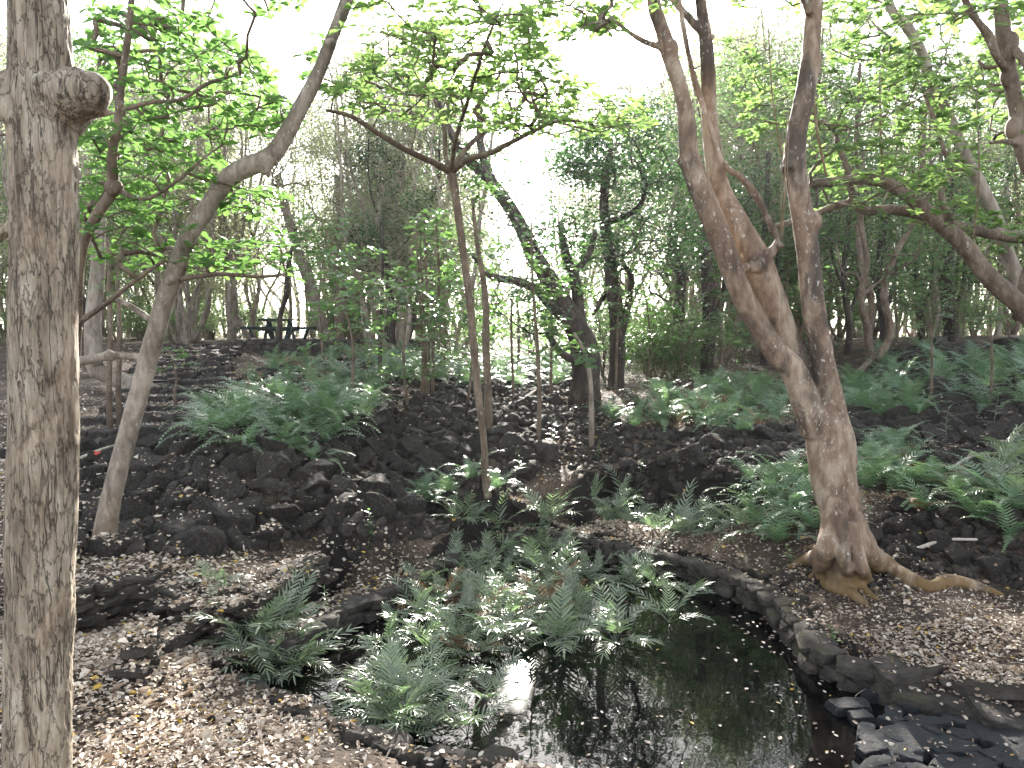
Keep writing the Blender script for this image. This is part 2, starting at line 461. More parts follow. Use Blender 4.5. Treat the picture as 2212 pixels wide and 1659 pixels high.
def ground_mat():
    m, N, L, B, out = mat_new('forest_soil')
    v = mapping(N, L)
    n1 = noise(N, L, v, 2.2, 6, .7); n2 = noise(N, L, v, 45, 6, .75)
    r = ramp(N, [(.36, (.022, .017, .014)), (.48, (.06, .045, .035)), (.56, (.14, .10, .075)), (.68, (.30, .23, .18))])
    L.new(mathn(N, L, 'ADD', mathn(N, L, 'MULTIPLY', n1.outputs['Fac'], .45), mathn(N, L, 'MULTIPLY', n2.outputs['Fac'], .55)), r.inputs['Fac'])
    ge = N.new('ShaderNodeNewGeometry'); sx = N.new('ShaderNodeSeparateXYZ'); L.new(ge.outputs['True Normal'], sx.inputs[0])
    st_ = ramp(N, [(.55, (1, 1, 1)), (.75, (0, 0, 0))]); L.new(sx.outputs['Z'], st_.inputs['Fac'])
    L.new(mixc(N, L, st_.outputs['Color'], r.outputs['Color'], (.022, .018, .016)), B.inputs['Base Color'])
    B.inputs['Roughness'].default_value = .9; B.inputs['Specular IOR Level'].default_value = .2
    bp = N.new('ShaderNodeBump'); bp.inputs['Strength'].default_value = .8; bp.inputs['Distance'].default_value = .03
    L.new(n2.outputs['Fac'], bp.inputs['Height']); L.new(bp.outputs[0], B.inputs['Normal'])
    return m
M['ground'] = ground_mat()

def water_mat():
    m, N, L, B, out = mat_new('pond_water')
    v = mapping(N, L)
    B.inputs['Base Color'].default_value = (.004, .004, .004, 1)
    B.inputs['Roughness'].default_value = .02; B.inputs['IOR'].default_value = 1.33
    bp = N.new('ShaderNodeBump'); bp.inputs['Strength'].default_value = .08; bp.inputs['Distance'].default_value = .006
    n = noise(N, L, v, 9, 2, .5); L.new(n.outputs['Fac'], bp.inputs['Height']); L.new(bp.outputs[0], B.inputs['Normal'])
    # a little of the surface is ruffled and filmed, which spreads the sun's reflection
    B2 = N.new('ShaderNodeBsdfPrincipled'); B2.inputs['Base Color'].default_value = (.004, .004, .004, 1); B2.inputs['Roughness'].default_value = .06; B2.inputs['IOR'].default_value = 1.33
    mx = N.new('ShaderNodeMixShader'); mx.inputs[0].default_value = .07
    L.new(B.outputs[0], mx.inputs[1]); L.new(B2.outputs[0], mx.inputs[2]); L.new(mx.outputs[0], out.inputs['Surface'])
    return m
M['water'] = water_mat()

# ------------------------------------------------------------------ terrain
_ctl = []   # x, y, z
for px, py, z in [
    (170, 1659, .25), (600, 1659, .24), (1100, 1659, .14), (300, 1500, .25), (500, 1530, .18), (750, 1600, .14), (1000, 1655, .12),
    (330, 1440, .26), (200, 1400, .30), (450, 1400, .2), (600, 1345, .16), (750, 1280, .15), (880, 1220, .14), (1000, 1150, .16),
    (200, 1340, .26), (420, 1335, .24), (600, 1285, .2), (700, 1230, .18),
    (215, 1190, .42), (450, 1170, .42), (650, 1130, .42), (870, 1110, .38), (960, 1120, .28), (760, 1180, .3),
    (200, 1050, .58), (400, 1050, .68), (600, 1050, .66), (800, 1030, .52), (250, 950, .62), (200, 900, .78), (330, 860, .95),
    (500, 950, .95), (600, 850, 1.2), (520, 800, 1.3), (650, 800, 1.3), (700, 900, 1.0), (830, 850, 1.0), (830, 770, 1.35), (900, 950, .68),
    (1000, 1000, .56), (1050, 1070, .38), (1100, 950, .7), (1150, 850, .95), (1050, 800, 1.1), (1270, 900, .82), (1270, 830, 1.0),
    (1250, 1100, .22), (1270, 1060, .36), (1300, 1010, .46), (1400, 950, .7), (1400, 860, 1.0),
    (1250, 1150, .14), (1400, 1182, .14), (1560, 1220, .16), (1700, 1280, .17), (1830, 1270, .26), (2000, 1330, .24), (2200, 1400, .21), (1950, 1430, .14), (2212, 1470, .15), (1780, 1370, .16),
    (2200, 1250, .36), (2000, 1180, .42), (2200, 1150, .58), (1650, 1060, .55), (1550, 1090, .42), (1950, 1050, .66), (2200, 1050, .75), (1500, 950, .72), (1750, 950, .8),
    (2100, 950, .86), (2200, 850, 1.1), (1900, 850, 1.05), (1600, 850, 1.05), (1600, 790, 1.2), (1400, 790, 1.2), (1400, 1040, .5), (1720, 1130, .42)]:
    g = G(px, py, z); _ctl.append((g[0], g[1], z))
_ctl += [(0, 0, .3), (-3, 0, .35), (3, 0, .35), (-3, 2, .34), (3.4, 2.2, .2), (0, -5, .3), (-6, 3, .6), (6, 3, .4), (-9, 6, 1.0), (9, 7, .8), (8, 11, 1.3),
         (-8, 14, 1.0), (-10, 20, 1.6), (10, 18, 1.75), (7, 16, 1.65), (4, 20, 1.35), (-3, 18, 1.35), (0, 22, 1.3), (-7, 22, 1.1), (-5, 22, 1.1), (-3.5, 22.6, 1.15), (-7, 26, 1.3), (-10, 26, 1.5), (-4, 30, 1.5), (-7, 34, 1.6),
         (0, 32, 1.45), (10, 28, 1.6), (-18, 20, 1.8), (18, 20, 1.9), (0, 45, 1.5), (25, 40, 1.6), (-25, 40, 1.6), (0, 80, 1.5), (40, 80, 1.5), (-40, 80, 1.5), (-20, -10, .5), (20, -10, .5), (30, 5, 1.5), (-30, 5, 1.5)]
_ctl = np.array(_ctl)
_n = len(_ctl)
_d = np.linalg.norm(_ctl[:, None, :2] - _ctl[None, :, :2], axis=-1)
_A = np.zeros((_n + 1, _n + 1)); _A[:_n, :_n] = -_d - np.eye(_n) * .15; _A[:_n, _n] = 1; _A[_n, :_n] = 1
_w = np.linalg.solve(_A, np.append(_ctl[:, 2], 0))

def px2poly(pts, z): return np.array([G(a, b, z)[:2] for a, b in pts])
RIM_R = [(1190, 1148, .12), (1260, 1162, .12), (1400, 1192, .13), (1500, 1214, .14), (1600, 1247, .15), (1680, 1292, .15), (1725, 1345, .15), (1790, 1408, .14), (1893, 1445, .13), (1935, 1462, .13)]
RIM_L = [(620, 1385, .12), (700, 1335, .11), (780, 1300, .11), (870, 1262, .11), (960, 1212, .11), (1050, 1172, .11), (1120, 1152, .12), (1190, 1148, .12)]
RIM_N = [(500, 1470, .09), (600, 1508, .09), (720, 1560, .09), (850, 1603, .09), (1000, 1640, .09), (1150, 1668, .09), (1300, 1700, .09)]
POOL = np.array([G(*q)[:2] for q in RIM_N] + [G(1500, 1790, 0)[:2], G(1800, 1790, 0)[:2], G(1840, 1640, 0)[:2], G(1860, 1560, 0)[:2], G(1830, 1500, 0)[:2]]
                + [G(*q)[:2] for q in RIM_R[:-2][::-1]] + [G(*q)[:2] for q in RIM_L[:-1][::-1]])
DITCH = px2poly([(1275, 1105), (1320, 1140), (1450, 1172), (1560, 1192), (1640, 1185), (1600, 1150), (1500, 1120), (1400, 1100), (1320, 1092)], .1)
SLABS = px2poly([(1750, 1425), (1810, 1505), (1860, 1560), (1840, 1640), (1800, 1790), (2500, 1790), (2500, 1640), (2330, 1590), (2230, 1560), (2120, 1540), (2000, 1510), (1900, 1475), (1800, 1420)], .03)

WALL_A = np.array([G(*q)[:2] for q in [(60, 1270, .42), (180, 1268, .42), (280, 1240, .42), (370, 1248, .4), (420, 1290, .37), (470, 1300, .36), (560, 1270, .35), (640, 1225, .35), (690, 1195, .35)]])
TERRACE = np.array([(-8.2, 23.3), (-7.5, 23.1), (-5.6, 22.9), (-3.7, 23.0), (-3.1, 25), (-3, 31), (-13, 31), (-13, 25)])
def inside(poly, x, y):
    r = np.zeros(x.shape, bool); j = len(poly) - 1
    for i in range(len(poly)):
        xi, yi, xj, yj = *poly[i], *poly[j]
        c = ((yi > y) != (yj > y)) & (x < (xj - xi) * (y - yi) / (yj - yi + 1e-12) + xi)
        r ^= c; j = i
    return r

def sdist(poly, x, y):
    d = np.full(x.shape, 1e9); j = len(poly) - 1
    p = np.stack([x, y], -1)
    for i in range(len(poly)):
        a, b = poly[j], poly[i]; ab = b - a
        t = np.clip(((p - a) @ ab) / (ab @ ab), 0, 1)
        d = np.minimum(d, np.linalg.norm(p - a - t[..., None] * ab, axis=-1)); j = i
    return np.where(inside(poly, x, y), -d, d)

def H0(x, y):
    x, y = np.asarray(x, float), np.asarray(y, float)
    sh = x.shape; x, y = x.ravel(), y.ravel()
    z = np.empty(len(x))
    for s in range(0, len(x), 20000):
        e = slice(s, s + 20000)
        d = np.hypot(x[e, None] - _ctl[None, :, 0], y[e, None] - _ctl[None, :, 1])
        z[e] = -d @ _w[:_n] + _w[_n]
    far = np.clip((np.hypot(x, y) - 45) / 40, 0, 1)
    z = z * (1 - far) + 1.5 * far
    return z.reshape(sh)

def H(x, y):
    x, y = np.asarray(x, float), np.asarray(y, float)
    sh = x.shape; x, y = x.ravel(), y.ravel()
    z = H0(x, y)
    r = np.hypot(x, y)
    z = z + .035 * fbm2(x, y, 1.3, 3, 3) + np.clip((r - 8) / 10, 0, 1) * .10 * fbm2(x, y, .5, 3, 5)
    # stairs: a smooth ramp under the steps
    t = np.clip((y - 8.6) / 11.8, 0, 1)
    cx = np.interp(t, [0, .25, .45, .7, 1], [-4.9, -5.2, -6.1, -7.3, -8.4]); hw = np.interp(t, [0, .3, 1], [.7, .8, 1.0])
    w = np.clip(1 - (np.abs(x - cx) - hw) / .8, 0, 1) * np.clip((y - 7.4) / 1.0, 0, 1) * np.clip((22.4 - y) / 1.2, 0, 1)
    z = z * (1 - w) + (.60 + .98 * t - .10) * w
    s = sdist(TERRACE, x, y); w = np.clip(.5 - s / .15, 0, 1); z = z * (1 - w) + (1.64 + .02 * fbm2(x, y, 1, 2, 8)) * w
    # terrace above the low winding wall
    m = (r < 9) & (x < 0)
    if m.any():
        xm, ym = x[m], y[m]; d = np.full(xm.shape, 9.0); p = np.stack([xm, ym], -1)
        for a, b in zip(WALL_A[:-1], WALL_A[1:]):
            ab = b - a; tt = np.clip(((p - a) @ ab) / (ab @ ab), 0, 1); d = np.minimum(d, np.linalg.norm(p - a - tt[..., None] * ab, axis=-1))
        up = inside(np.vstack([WALL_A, WALL_A[-1] + [.6, 2.0], WALL_A[0] + [-2, 2.2]]), xm, ym)
        z[m] = z[m] + np.where(up, .15 * np.exp(-(d / .7) ** 2) * np.clip(d / .05, 0, 1), -.07 * np.exp(-(d / .4) ** 2))
    m = (r < 14)
    if m.any():
        xm, ym = x[m], y[m]; zm = z[m]
        s = sdist(SLABS, xm, ym); w = np.clip(.5 - s / .08, 0, 1); zm = zm * (1 - w) + (-.03) * w
        s = sdist(POOL, xm, ym) - .06; w = np.clip(.5 - s / .07, 0, 1); zm = zm * (1 - w) + (-.35) * w
        s = sdist(DITCH, xm, ym); w = np.clip(.5 - s / .2, 0, 1); zm = zm * (1 - w) + (-.1) * w
        z[m] = zm
    return z.reshape(sh)

def hit(px, py, dmax=60):
    r = ray(px, py); r = r / r[1]
    D = np.concatenate([np.arange(1.5, 12, .04), np.arange(12, dmax, .2)])
    Q = CAM + r[None] * D[:, None]
    h = H(Q[:, 0], Q[:, 1])
    k = np.argmax(Q[:, 2] <= h)
    if Q[k, 2] > h[k]: k = len(D) - 1
    p = Q[k].copy(); p[2] = h[k]
    return p

def axis(lo, hi, near, far, step):
    a = [0.0]
    while a[-1] < hi: a.append(a[-1] + max(step, step * (abs(a[-1]) / near) ** 1.6))
    b = [0.0]
    while b[-1] > lo: b.append(b[-1] - max(step, step * (abs(b[-1]) / near) ** 1.6))
    return np.array(b[::-1][:-1] + a)
gx = axis(-220, 220, 5.5, 0, .045); gy = axis(-40, 320, 8.5, 0, .045)
X, Y = np.meshgrid(gx, gy)
Z = H(X, Y)
mb = MB()
idx = np.arange(X.size).reshape(X.shape)
mb.add(np.stack([X, Y, Z], -1).reshape(-1, 3), np.stack([idx[:-1, :-1], idx[:-1, 1:], idx[1:, 1:], idx[1:, :-1]], -1).reshape(-1, 4))
tag(mb.build('ground', M['ground']), 'dark forest floor rising from the pond to the ridge', 'ground', kind='structure')
print('terrain verts', X.size)
BV, BT = [], []          # geometry fallen leaves may lie on
def collide(V, Tq):
    BV.append(V); BT.append(Tq)
mk = (np.abs(X) < 12) & (Y > 0) & (Y < 22)
sub = idx[:-1, :-1][mk[:-1, :-1]]
ncol = X.shape[1]
collide(np.stack([X, Y, Z], -1).reshape(-1, 3), np.stack([sub, sub + 1, sub + ncol + 1, sub + ncol], -1))

mb = MB()
wx, wy = np.meshgrid(np.linspace(-3.6, 4.5, 20), np.linspace(1.5, 8.2, 20)); ii = np.arange(400).reshape(20, 20)
mb.add(np.stack([wx, wy, np.zeros_like(wx)], -1).reshape(-1, 3), np.stack([ii[:-1, :-1], ii[:-1, 1:], ii[1:, 1:], ii[1:, :-1]], -1).reshape(-1, 4))
tag(mb.build('water', M['water']), 'dark still pond water reflecting trees and sky', 'water', kind='structure')

for px, py, r in [(1125, 1430, .4), (780, 910, .35), (700, 1310, .34), (590, 1350, .22), (1130, 1190, .42), (240, 890, .34), (1530, 1110, .3), (2080, 850, .5), (1250, 1150, .2), (1050, 1560, .26),
                  (330, 1560, .2), (1000, 800, .6), (900, 1450, .22), (560, 880, .3), (1900, 1350, .2), (420, 780, .6), (1400, 850, .3), (850, 760, .6)]:
    h = G(px, py, 0) if py in (1430, 1450) else hit(px, py); SPOTS.append((h[0], h[1], h[2], r))
# ------------------------------------------------------------------ rocks
def ico(sub):
    import bmesh
    bm = bmesh.new(); bmesh.ops.create_icosphere(bm, subdivisions=sub, radius=1)
    V = np.array([v.co[:] for v in bm.verts]); T = np.array([[v.index for v in f.verts] for f in bm.faces]); bm.free()
    return V, T
ICO = {k: ico(k) for k in (2, 3, 4)}

def rock_shape(rng, sub=4, planes=13, sq=(1, .8, .65), box=False):
    V, T = ICO[sub]
    nrm = rng.normal(size=(planes, 3)); nrm /= np.linalg.norm(nrm, axis=1)[:, None]
    h = rng.uniform(.5, .92, planes)
    if box:
        nrm = np.vstack([np.eye(3), -np.eye(3), nrm[:5]]) + 0; nrm[:6] += rng.normal(0, .1, (6, 3)); nrm /= np.linalg.norm(nrm, axis=1)[:, None]
        h = np.concatenate([np.full(6, .72), rng.uniform(.85, 1.05, 5)])
    d = V @ nrm.T
    r = np.min(np.where(d > .05, h / np.maximum(d, .05), 9), axis=1); r = np.minimum(r, 1.15)
    r = r * (1 + .07 * fbm(V * 3 + rng.uniform(0, 50), 4, int(rng.integers(99))))
    return V * r[:, None] * np.array(sq), T

rg = np.random.default_rng(11)
ROCKS = []
for k in range(12):
    V, T = rock_shape(rg, 4, int(rg.integers(9, 15)), (1, rg.uniform(.65, .95), rg.uniform(.5, .8)))
    m_ = MB(); m_.add(V, None, T); ROCKS.append((m_.mesh('boulder', M['rock'], False), V, T))
SMALL = []
for k in range(8):
    V, T = rock_shape(rg, 2, 9, (1, rg.uniform(.7, .95), rg.uniform(.55, .8))); SMALL.append((V, T))

def rotm(rng, n, tilt=.5):
    a = rng.uniform(0, 6.283, n); b = rng.normal(0, tilt, n); c = rng.normal(0, tilt, n)
    Rz = np.zeros((n, 3, 3)); Rz[:, 0, 0] = np.cos(a); Rz[:, 0, 1] = -np.sin(a); Rz[:, 1, 0] = np.sin(a); Rz[:, 1, 1] = np.cos(a); Rz[:, 2, 2] = 1
    Rx = np.zeros((n, 3, 3)); Rx[:, 0, 0] = 1; Rx[:, 1, 1] = np.cos(b); Rx[:, 1, 2] = -np.sin(b); Rx[:, 2, 1] = np.sin(b); Rx[:, 2, 2] = np.cos(b)
    Ry = np.zeros((n, 3, 3)); Ry[:, 1, 1] = 1; Ry[:, 0, 0] = np.cos(c); Ry[:, 0, 2] = np.sin(c); Ry[:, 2, 0] = -np.sin(c); Ry[:, 2, 2] = np.cos(c)
    return Rz @ Rx @ Ry

def wpoly(pts): return np.array([hit(a, b)[:2] for a, b in pts])
def sample_poly(rng, poly, n):
    lo, hi = poly.min(0), poly.max(0); out = np.zeros((0, 2))
    while len(out) < n:
        p = rng.uniform(lo, hi, (max(n * 3, 64), 2)); out = np.vstack([out, p[inside(poly, p[:, 0], p[:, 1])]])
    return out[:n]

RUB_LEFT = wpoly([(60, 1215), (240, 1200), (420, 1205), (560, 1190), (680, 1165), (780, 1180), (900, 1140), (1000, 1120), (1040, 1090), (1020, 1000), (900, 900), (760, 880), (600, 960), (450, 900), (340, 960), (240, 970), (175, 1000), (60, 1100)])
RUB_MID = wpoly([(880, 900), (1030, 1090), (1130, 1060), (1190, 990), (1220, 900), (1180, 840), (1050, 830), (900, 850)])
RUB_RIGHT = wpoly([(1330, 1000), (1350, 1075), (1400, 1100), (1560, 1105), (1640, 1040), (1780, 1010), (1900, 1000), (2100, 1030), (2300, 1040), (2300, 900), (2050, 870), (1900, 900), (1700, 930), (1400, 930), (1300, 950)])
RUB_RLOW = wpoly([(1880, 1220), (2000, 1240), (2300, 1270), (2300, 1100), (2000, 1080), (1880, 1130)])
RUB_FAR = wpoly([(1880, 880), (2250, 900), (2250, 760), (2050, 745), (1900, 770)])
boulders = []
def place_boulders(poly, n, smin, smax, label, group, seed, sink=.25, far=False):
    rng = np.random.default_rng(seed)
    c = sample_poly(rng, poly, n * 6)
    s = rng.uniform(0, 1, n * 6) ** 1.6 * (smax - smin) + smin
    order = np.argsort(-s); kept = []
    for i in order:
        if sdist(POOL, c[i:i + 1, 0], c[i:i + 1, 1])[0] < .22: continue
        if all((c[i, 0] - k[0]) ** 2 + (c[i, 1] - k[1]) ** 2 > (.62 * (s[i] + k[2])) ** 2 for k in kept): kept.append((c[i, 0], c[i, 1], s[i]))
        if len(kept) >= n: break
    k = np.array(kept); z = H(k[:, 0], k[:, 1])
    R = rotm(rng, len(k), .35)
    for j in range(len(k)):
        me, V, T = ROCKS[rng.integers(len(ROCKS))]
        o = bpy.data.objects.new('boulder', me); COL.objects.link(o)
        o.matrix_world = Matrix.Translation((k[j, 0], k[j, 1], z[j] + k[j, 2] * sink)) @ Matrix([list(r) for r in R[j]]).to_4x4() @ Matrix.Scale(k[j, 2], 4)
        tag(o, label, 'rock', group); boulders.append(o)
        collide((V * k[j, 2]) @ R[j].T + np.array([k[j, 0], k[j, 1], z[j] + k[j, 2] * sink]), T)

place_boulders(RUB_LEFT, 165, .075, .19, 'rough black basalt boulder heaped on the bank left of the pond', 'boulders of the left bank', 1)
place_boulders(RUB_MID, 38, .08, .18, 'black basalt boulder on the shaded slope beyond the slender sapling', 'boulders of the middle slope', 2)
place_boulders(RUB_RIGHT, 58, .08, .2, 'dark basalt boulder in the long heap between the two bands of ferns', 'boulders of the right heap', 3)
place_boulders(RUB_RLOW, 20, .06, .14, 'mossy dark boulder on the ground behind the spreading roots', 'boulders behind the roots', 4)
place_boulders(RUB_FAR, 18, .12, .3, 'black boulder on the distant mound below the right-hand trees', 'boulders of the far mound', 5)

def rubble(poly, n, smin, smax, mb, seed, sink=.2):
    rng = np.random.default_rng(seed)
    c = sample_poly(rng, poly, n)
    c = c[sdist(POOL, c[:, 0], c[:, 1]) > .1]
    z = H(c[:, 0], c[:, 1]); s = rng.uniform(0, 1, len(c)) ** 2 * (smax - smin) + smin
    R = rotm(rng, len(c), .6); w = rng.integers(0, len(SMALL), len(c))
    for k, (V, T) in enumerate(SMALL):
        m = w == k
        scatter(mb, (V, T), np.column_stack([c[m], z[m] + s[m] * sink]), R[m], s[m])
mb = MB()
rubble(RUB_LEFT, 2400, .03, .1, mb, 21); rubble(RUB_MID, 1500, .03, .1, mb, 22); rubble(RUB_RIGHT, 2600, .03, .1, mb, 23); rubble(RUB_RLOW, 500, .02, .07, mb, 24)
rubble(RUB_FAR, 900, .05, .15, mb, 25)
rubble(wpoly([(1180, 880), (1340, 880), (1340, 960), (1290, 1020), (1190, 1010)]), 420, .02, .07, mb, 33)
rubble(wpoly([(1330, 1040), (1400, 1030), (1620, 1090), (1640, 1130), (1450, 1110), (1360, 1090)]), 400, .02, .075, mb, 30)
rubble(wpoly([(820, 1100), (1040, 1060), (1180, 1080), (1160, 1130), (1000, 1150), (850, 1180), (760, 1230), (740, 1200)]), 420, .02, .07, mb, 31)
rubble(wpoly([(500, 950), (760, 880), (880, 900), (1050, 830), (1280, 900), (1300, 860), (1250, 790), (700, 780), (450, 850)]), 1600, .03, .1, mb, 26)
rubble(wpoly([(1650, 1250), (1750, 1340), (2000, 1280), (1900, 1230), (1760, 1230)]), 130, .015, .05, mb, 27)
rubble(wpoly([(170, 1480), (600, 1500), (1050, 1640), (1050, 1720), (170, 1720)]), 60, .01, .03, mb, 28)
rubble(wpoly([(1230, 1170), (1700, 1290), (1720, 1270), (1300, 1150)]), 60, .01, .035, mb, 29)
o = mb.build('rubble', M['rock'], smooth=False)
tag(o, 'small loose black lava stones filling the gaps between the boulders', 'rubble', kind='stuff')
collide(np.concatenate(mb.V), np.concatenate(mb.T))

# large flat slabs leaning on the left bank above the path, and stones on the near shore
def big_rock(px, py, D, sx, sy, sz, rz, tilt, label, group=None, seed=0, mat='rock', zoff=0.0, box=True):
    rng = np.random.default_rng(seed + 500)
    V, T = rock_shape(rng, 4, 9, (1, 1, 1), box)
    V = V * np.array([sx, sy, sz])
    R = np.array((Matrix.Rotation(rz, 3, 'Z') @ Matrix.Rotation(tilt[0], 3, 'X') @ Matrix.Rotation(tilt[1], 3, 'Y')))
    p = hit(px, py) if D is None else P(px, py, D)
    p = p + np.array([0, 0, zoff])
    m_ = MB(); m_.add(V, None, T)
    o = m_.build('boulder' if mat == 'rock' else 'stone', M[mat], smooth=False)
    o.matrix_world = Matrix.Translation(p) @ Matrix([list(r) for r in R]).to_4x4()
    tag(o, label, 'rock', group)
    collide(V @ R.T + p, T)
    return o
big_rock(870, 1115, None, .2, .16, .09, .5, (.5, .1), 'large flat faced boulder leaning at the end of the left bank', seed=1, zoff=.02)
big_rock(955, 1135, None, .22, .18, .10, .2, (.25, .1), 'flat low boulder under the fern clump behind the pond', seed=3, zoff=.02)
big_rock(500, 1150, None, .2, .16, .14, .8, (.2, .2), 'wide mossy boulder with leaves on top, above the litter terrace', seed=5, zoff=.05)
big_rock(390, 1170, None, .14, .12, .1, .1, (.2, .1), 'squat black boulder beside the foot of the leaning tree', seed=6, zoff=.05)
big_rock(1180, 990, None, .17, .14, .14, .2, (.1, .1), 'rounded lone boulder at the top of the middle path', seed=7, zoff=.08)
for i, (a, b, s_) in enumerate([(640, 1545, .07), (850, 1625, .08), (760, 1598, .05), (985, 1648, .09), (1240, 1655, .13), (1330, 1668, .09), (540, 1490, .05), (905, 1612, .05)]):
    big_rock(a, b, None, s_ * 1.3, s_, s_ * .7, i * .9, (.2, .1), 'small mossy stone half buried in leaf litter on the near shore', 'stones on the near shore', seed=20 + i, mat='rock_wall', zoff=.02)

# ------------------------------------------------------------------ stacked stone walls
def stone_wall(name, path, zb, zt, label, cat='wall', course=.085, depth=.17, seed=0, cap=False, lw=(.09, .2), mat='rock_wall', group=None):
    """path: xy points; zb/zt: bottom and top heights per point"""
    rng = np.random.default_rng(seed + 900)
    p = catmull(np.column_stack([path, np.zeros(len(path)), zb, zt]), 160)
    d = np.concatenate([[0], np.cumsum(np.hypot(*np.diff(p[:, :2], axis=0).T))])
    mb = MB(); hmax = (p[:, 4] - p[:, 3]).max(); nc = max(1, int(round(hmax / course)))
    for c in range(nc):
        s = rng.uniform(-.1, 0)
        top = c == nc - 1
        while s < d[-1]:
            L_ = rng.uniform(*lw) * (1.5 if top and cap else 1)
            mid = s + L_ / 2
            if mid > d[-1]: break
            q = [np.interp(mid, d, p[:, k]) for k in range(5)]
            q2 = [np.interp(mid + .02, d, p[:, k]) for k in range(2)]
            hh = (q[4] - q[3]) / nc
            if hh > .02:
                ang = math.atan2(q2[1] - q[1], q2[0] - q[0]) + rng.normal(0, .16)
                V, T = rock_shape(rng, 3, 9, (1, 1, 1), True)
                dd = depth * rng.uniform(.8, 1.15) * (1.25 if top and cap else 1)
                V = V / .72 * np.array([L_ * .49, dd * .5, hh * .52 * rng.uniform(.85, 1.3)])
                R = np.array(Matrix.Rotation(ang, 3, 'Z') @ Matrix.Rotation(rng.normal(0, .07), 3, 'X') @ Matrix.Rotation(rng.normal(0, .07), 3, 'Y'))
                off = rng.normal(0, .02)
                mb.add(V @ R.T + np.array([q[0] - math.sin(ang) * off, q[1] + math.cos(ang) * off, q[3] + hh * (c + .5) + rng.normal(0, .006)]), None, T)
            s += L_ * .97
    V, T = np.concatenate(mb.V), np.concatenate(mb.T)
    collide(V.copy(), T)
    loc = (p[80, 0], p[80, 1], p[80, 3])
    o = mb.build(name, M[mat], smooth=False, loc=loc)
    return tag(o, label, cat, group, 'thing')

def wl_px(pts):   # px, py(top edge), ztop -> xy
    return np.array([G(a, b, z)[:2] for a, b, z in pts])
stone_wall('stone_wall', wl_px(RIM_R), [-.06] * 10, [q[2] + .018 for q in RIM_R], 'curved dry stone edging along the far and right side of the pond', seed=1, cap=True, depth=.13, course=.06, lw=(.07, .16))
pts = [(1935, 1462, .13), (1989, 1446, .14), (2074, 1463, .14), (2212, 1484, .14), (2350, 1510, .14)]
stone_wall('stone_wall', wl_px(pts), [.0] * 5, [.175] * 5, 'straight stone kerb with long cap stones edging the brown litter terrace', seed=2, cap=True, lw=(.16, .34))
pts = [(1960, 1500, .07), (2060, 1512, .07), (2140, 1535, .07), (2230, 1550, .07), (2350, 1580, .07)]
stone_wall('stone_wall', wl_px(pts), [-.03] * 5, [.075] * 5, 'lower rough stone step between the kerb and the wet black slabs', seed=3, cap=True, lw=(.14, .3))
stone_wall('stone_wall', WALL_A, [.2, .22, .22, .22, .2, .19, .18, .17, .17], [.43, .43, .42, .40, .36, .35, .35, .35, .36], 'low winding wall of thin stacked stones below the left bank', seed=4, course=.05, depth=.2, lw=(.08, .19))
pts = [(450, 1330, .26), (400, 1355, .27), (345, 1390, .28), (310, 1420, .28)]
stone_wall('stone_wall', wl_px(pts), [.2] * 4, [.265, .275, .29, .3], 'thin dark stone kerb curving down to the short wall stub on the left', seed=5, course=.06, depth=.1, lw=(.1, .2))
pts = [(312, 1350, .42), (285, 1385, .42), (270, 1430, .36)]
stone_wall('stone_wall', wl_px(pts), [.22] * 3, [.41, .4, .33], 'short broken wall stub standing in the leaf litter beside the big trunk', seed=6, course=.05, depth=.14, lw=(.07, .14))
stone_wall('stone_wall', wl_px(RIM_L), [-.06] * 8, [q[2] + .02 for q in RIM_L], 'dark low stone edging along the left side of the pond', seed=7, course=.07, lw=(.1, .22))
stone_wall('stone_wall', wl_px(RIM_N), [-.05] * 7, [q[2] for q in RIM_N], 'low mossy stone rim of the pond at the near shore', seed=8, course=.07, depth=.14, lw=(.08, .2))
# terrace wall under the table
pts = [(-8.3, 23.4), (-7.5, 23.1), (-5.6, 22.9), (-3.7, 23.0), (-3.1, 24.6)]
stone_wall('stone_wall', np.array(pts), [1.0, 1.0, 1.0, 1.0, 1.1], [1.72] * 5, 'dark terrace wall holding up the picnic ground', seed=9, course=.14, depth=.4, lw=(.25, .5))

# black wet slabs, bottom right
rng = np.random.default_rng(5)
sl = []
for (a, b, sx, sy) in [(1950, 1600, .2, .14), (1835, 1520, .13, .07), (2055, 1610, .16, .1), (2110, 1570, .1, .07), (2010, 1560, .11, .06), (1930, 1545, .1, .05), (2190, 1590, .12, .08), (2080, 1660, .2, .1), (1900, 1670, .18, .1),
                       (2230, 1640, .16, .1), (1950, 1740, .2, .12), (2180, 1720, .2, .12), (2330, 1700, .18, .14), (2050, 1540, .07, .05), (1975, 1525, .09, .05), (2320, 1620, .12, .08), (1850, 1450, .09, .05), (1880, 1490, .09, .05), (1940, 1500, .08, .04)] + [(1860 + 52 * (k % 9) + 13 * (k % 4), 1545 + 34 * (k // 9) + 9 * (k % 3), .07 + .012 * (k % 4), .05 + .01 * (k % 3)) for k in range(36)]:
    g = G(a, b, .04)
    V, T = rock_shape(rng, 4, 9, (1, 1, 1), True)
    V = V / .72 * np.array([sx * .72, sy * .8, .03]); V[:, 2] += .005 * fbm(V * 12, 3, 2)
    m_ = MB(); m_.add(V, None, T); o = m_.build('stone_slab', M['slab'], smooth=False)
    o.location = (g[0], g[1], .02); o.rotation_euler = (rng.normal(0, .06), rng.normal(0, .06), rng.uniform(-1.2, 1.2))
    tag(o, 'flat wet blue-black slab set at the water in the lower right corner', 'slab', 'wet black slabs')
    collide(V + np.array([g[0], g[1], .02]), T)

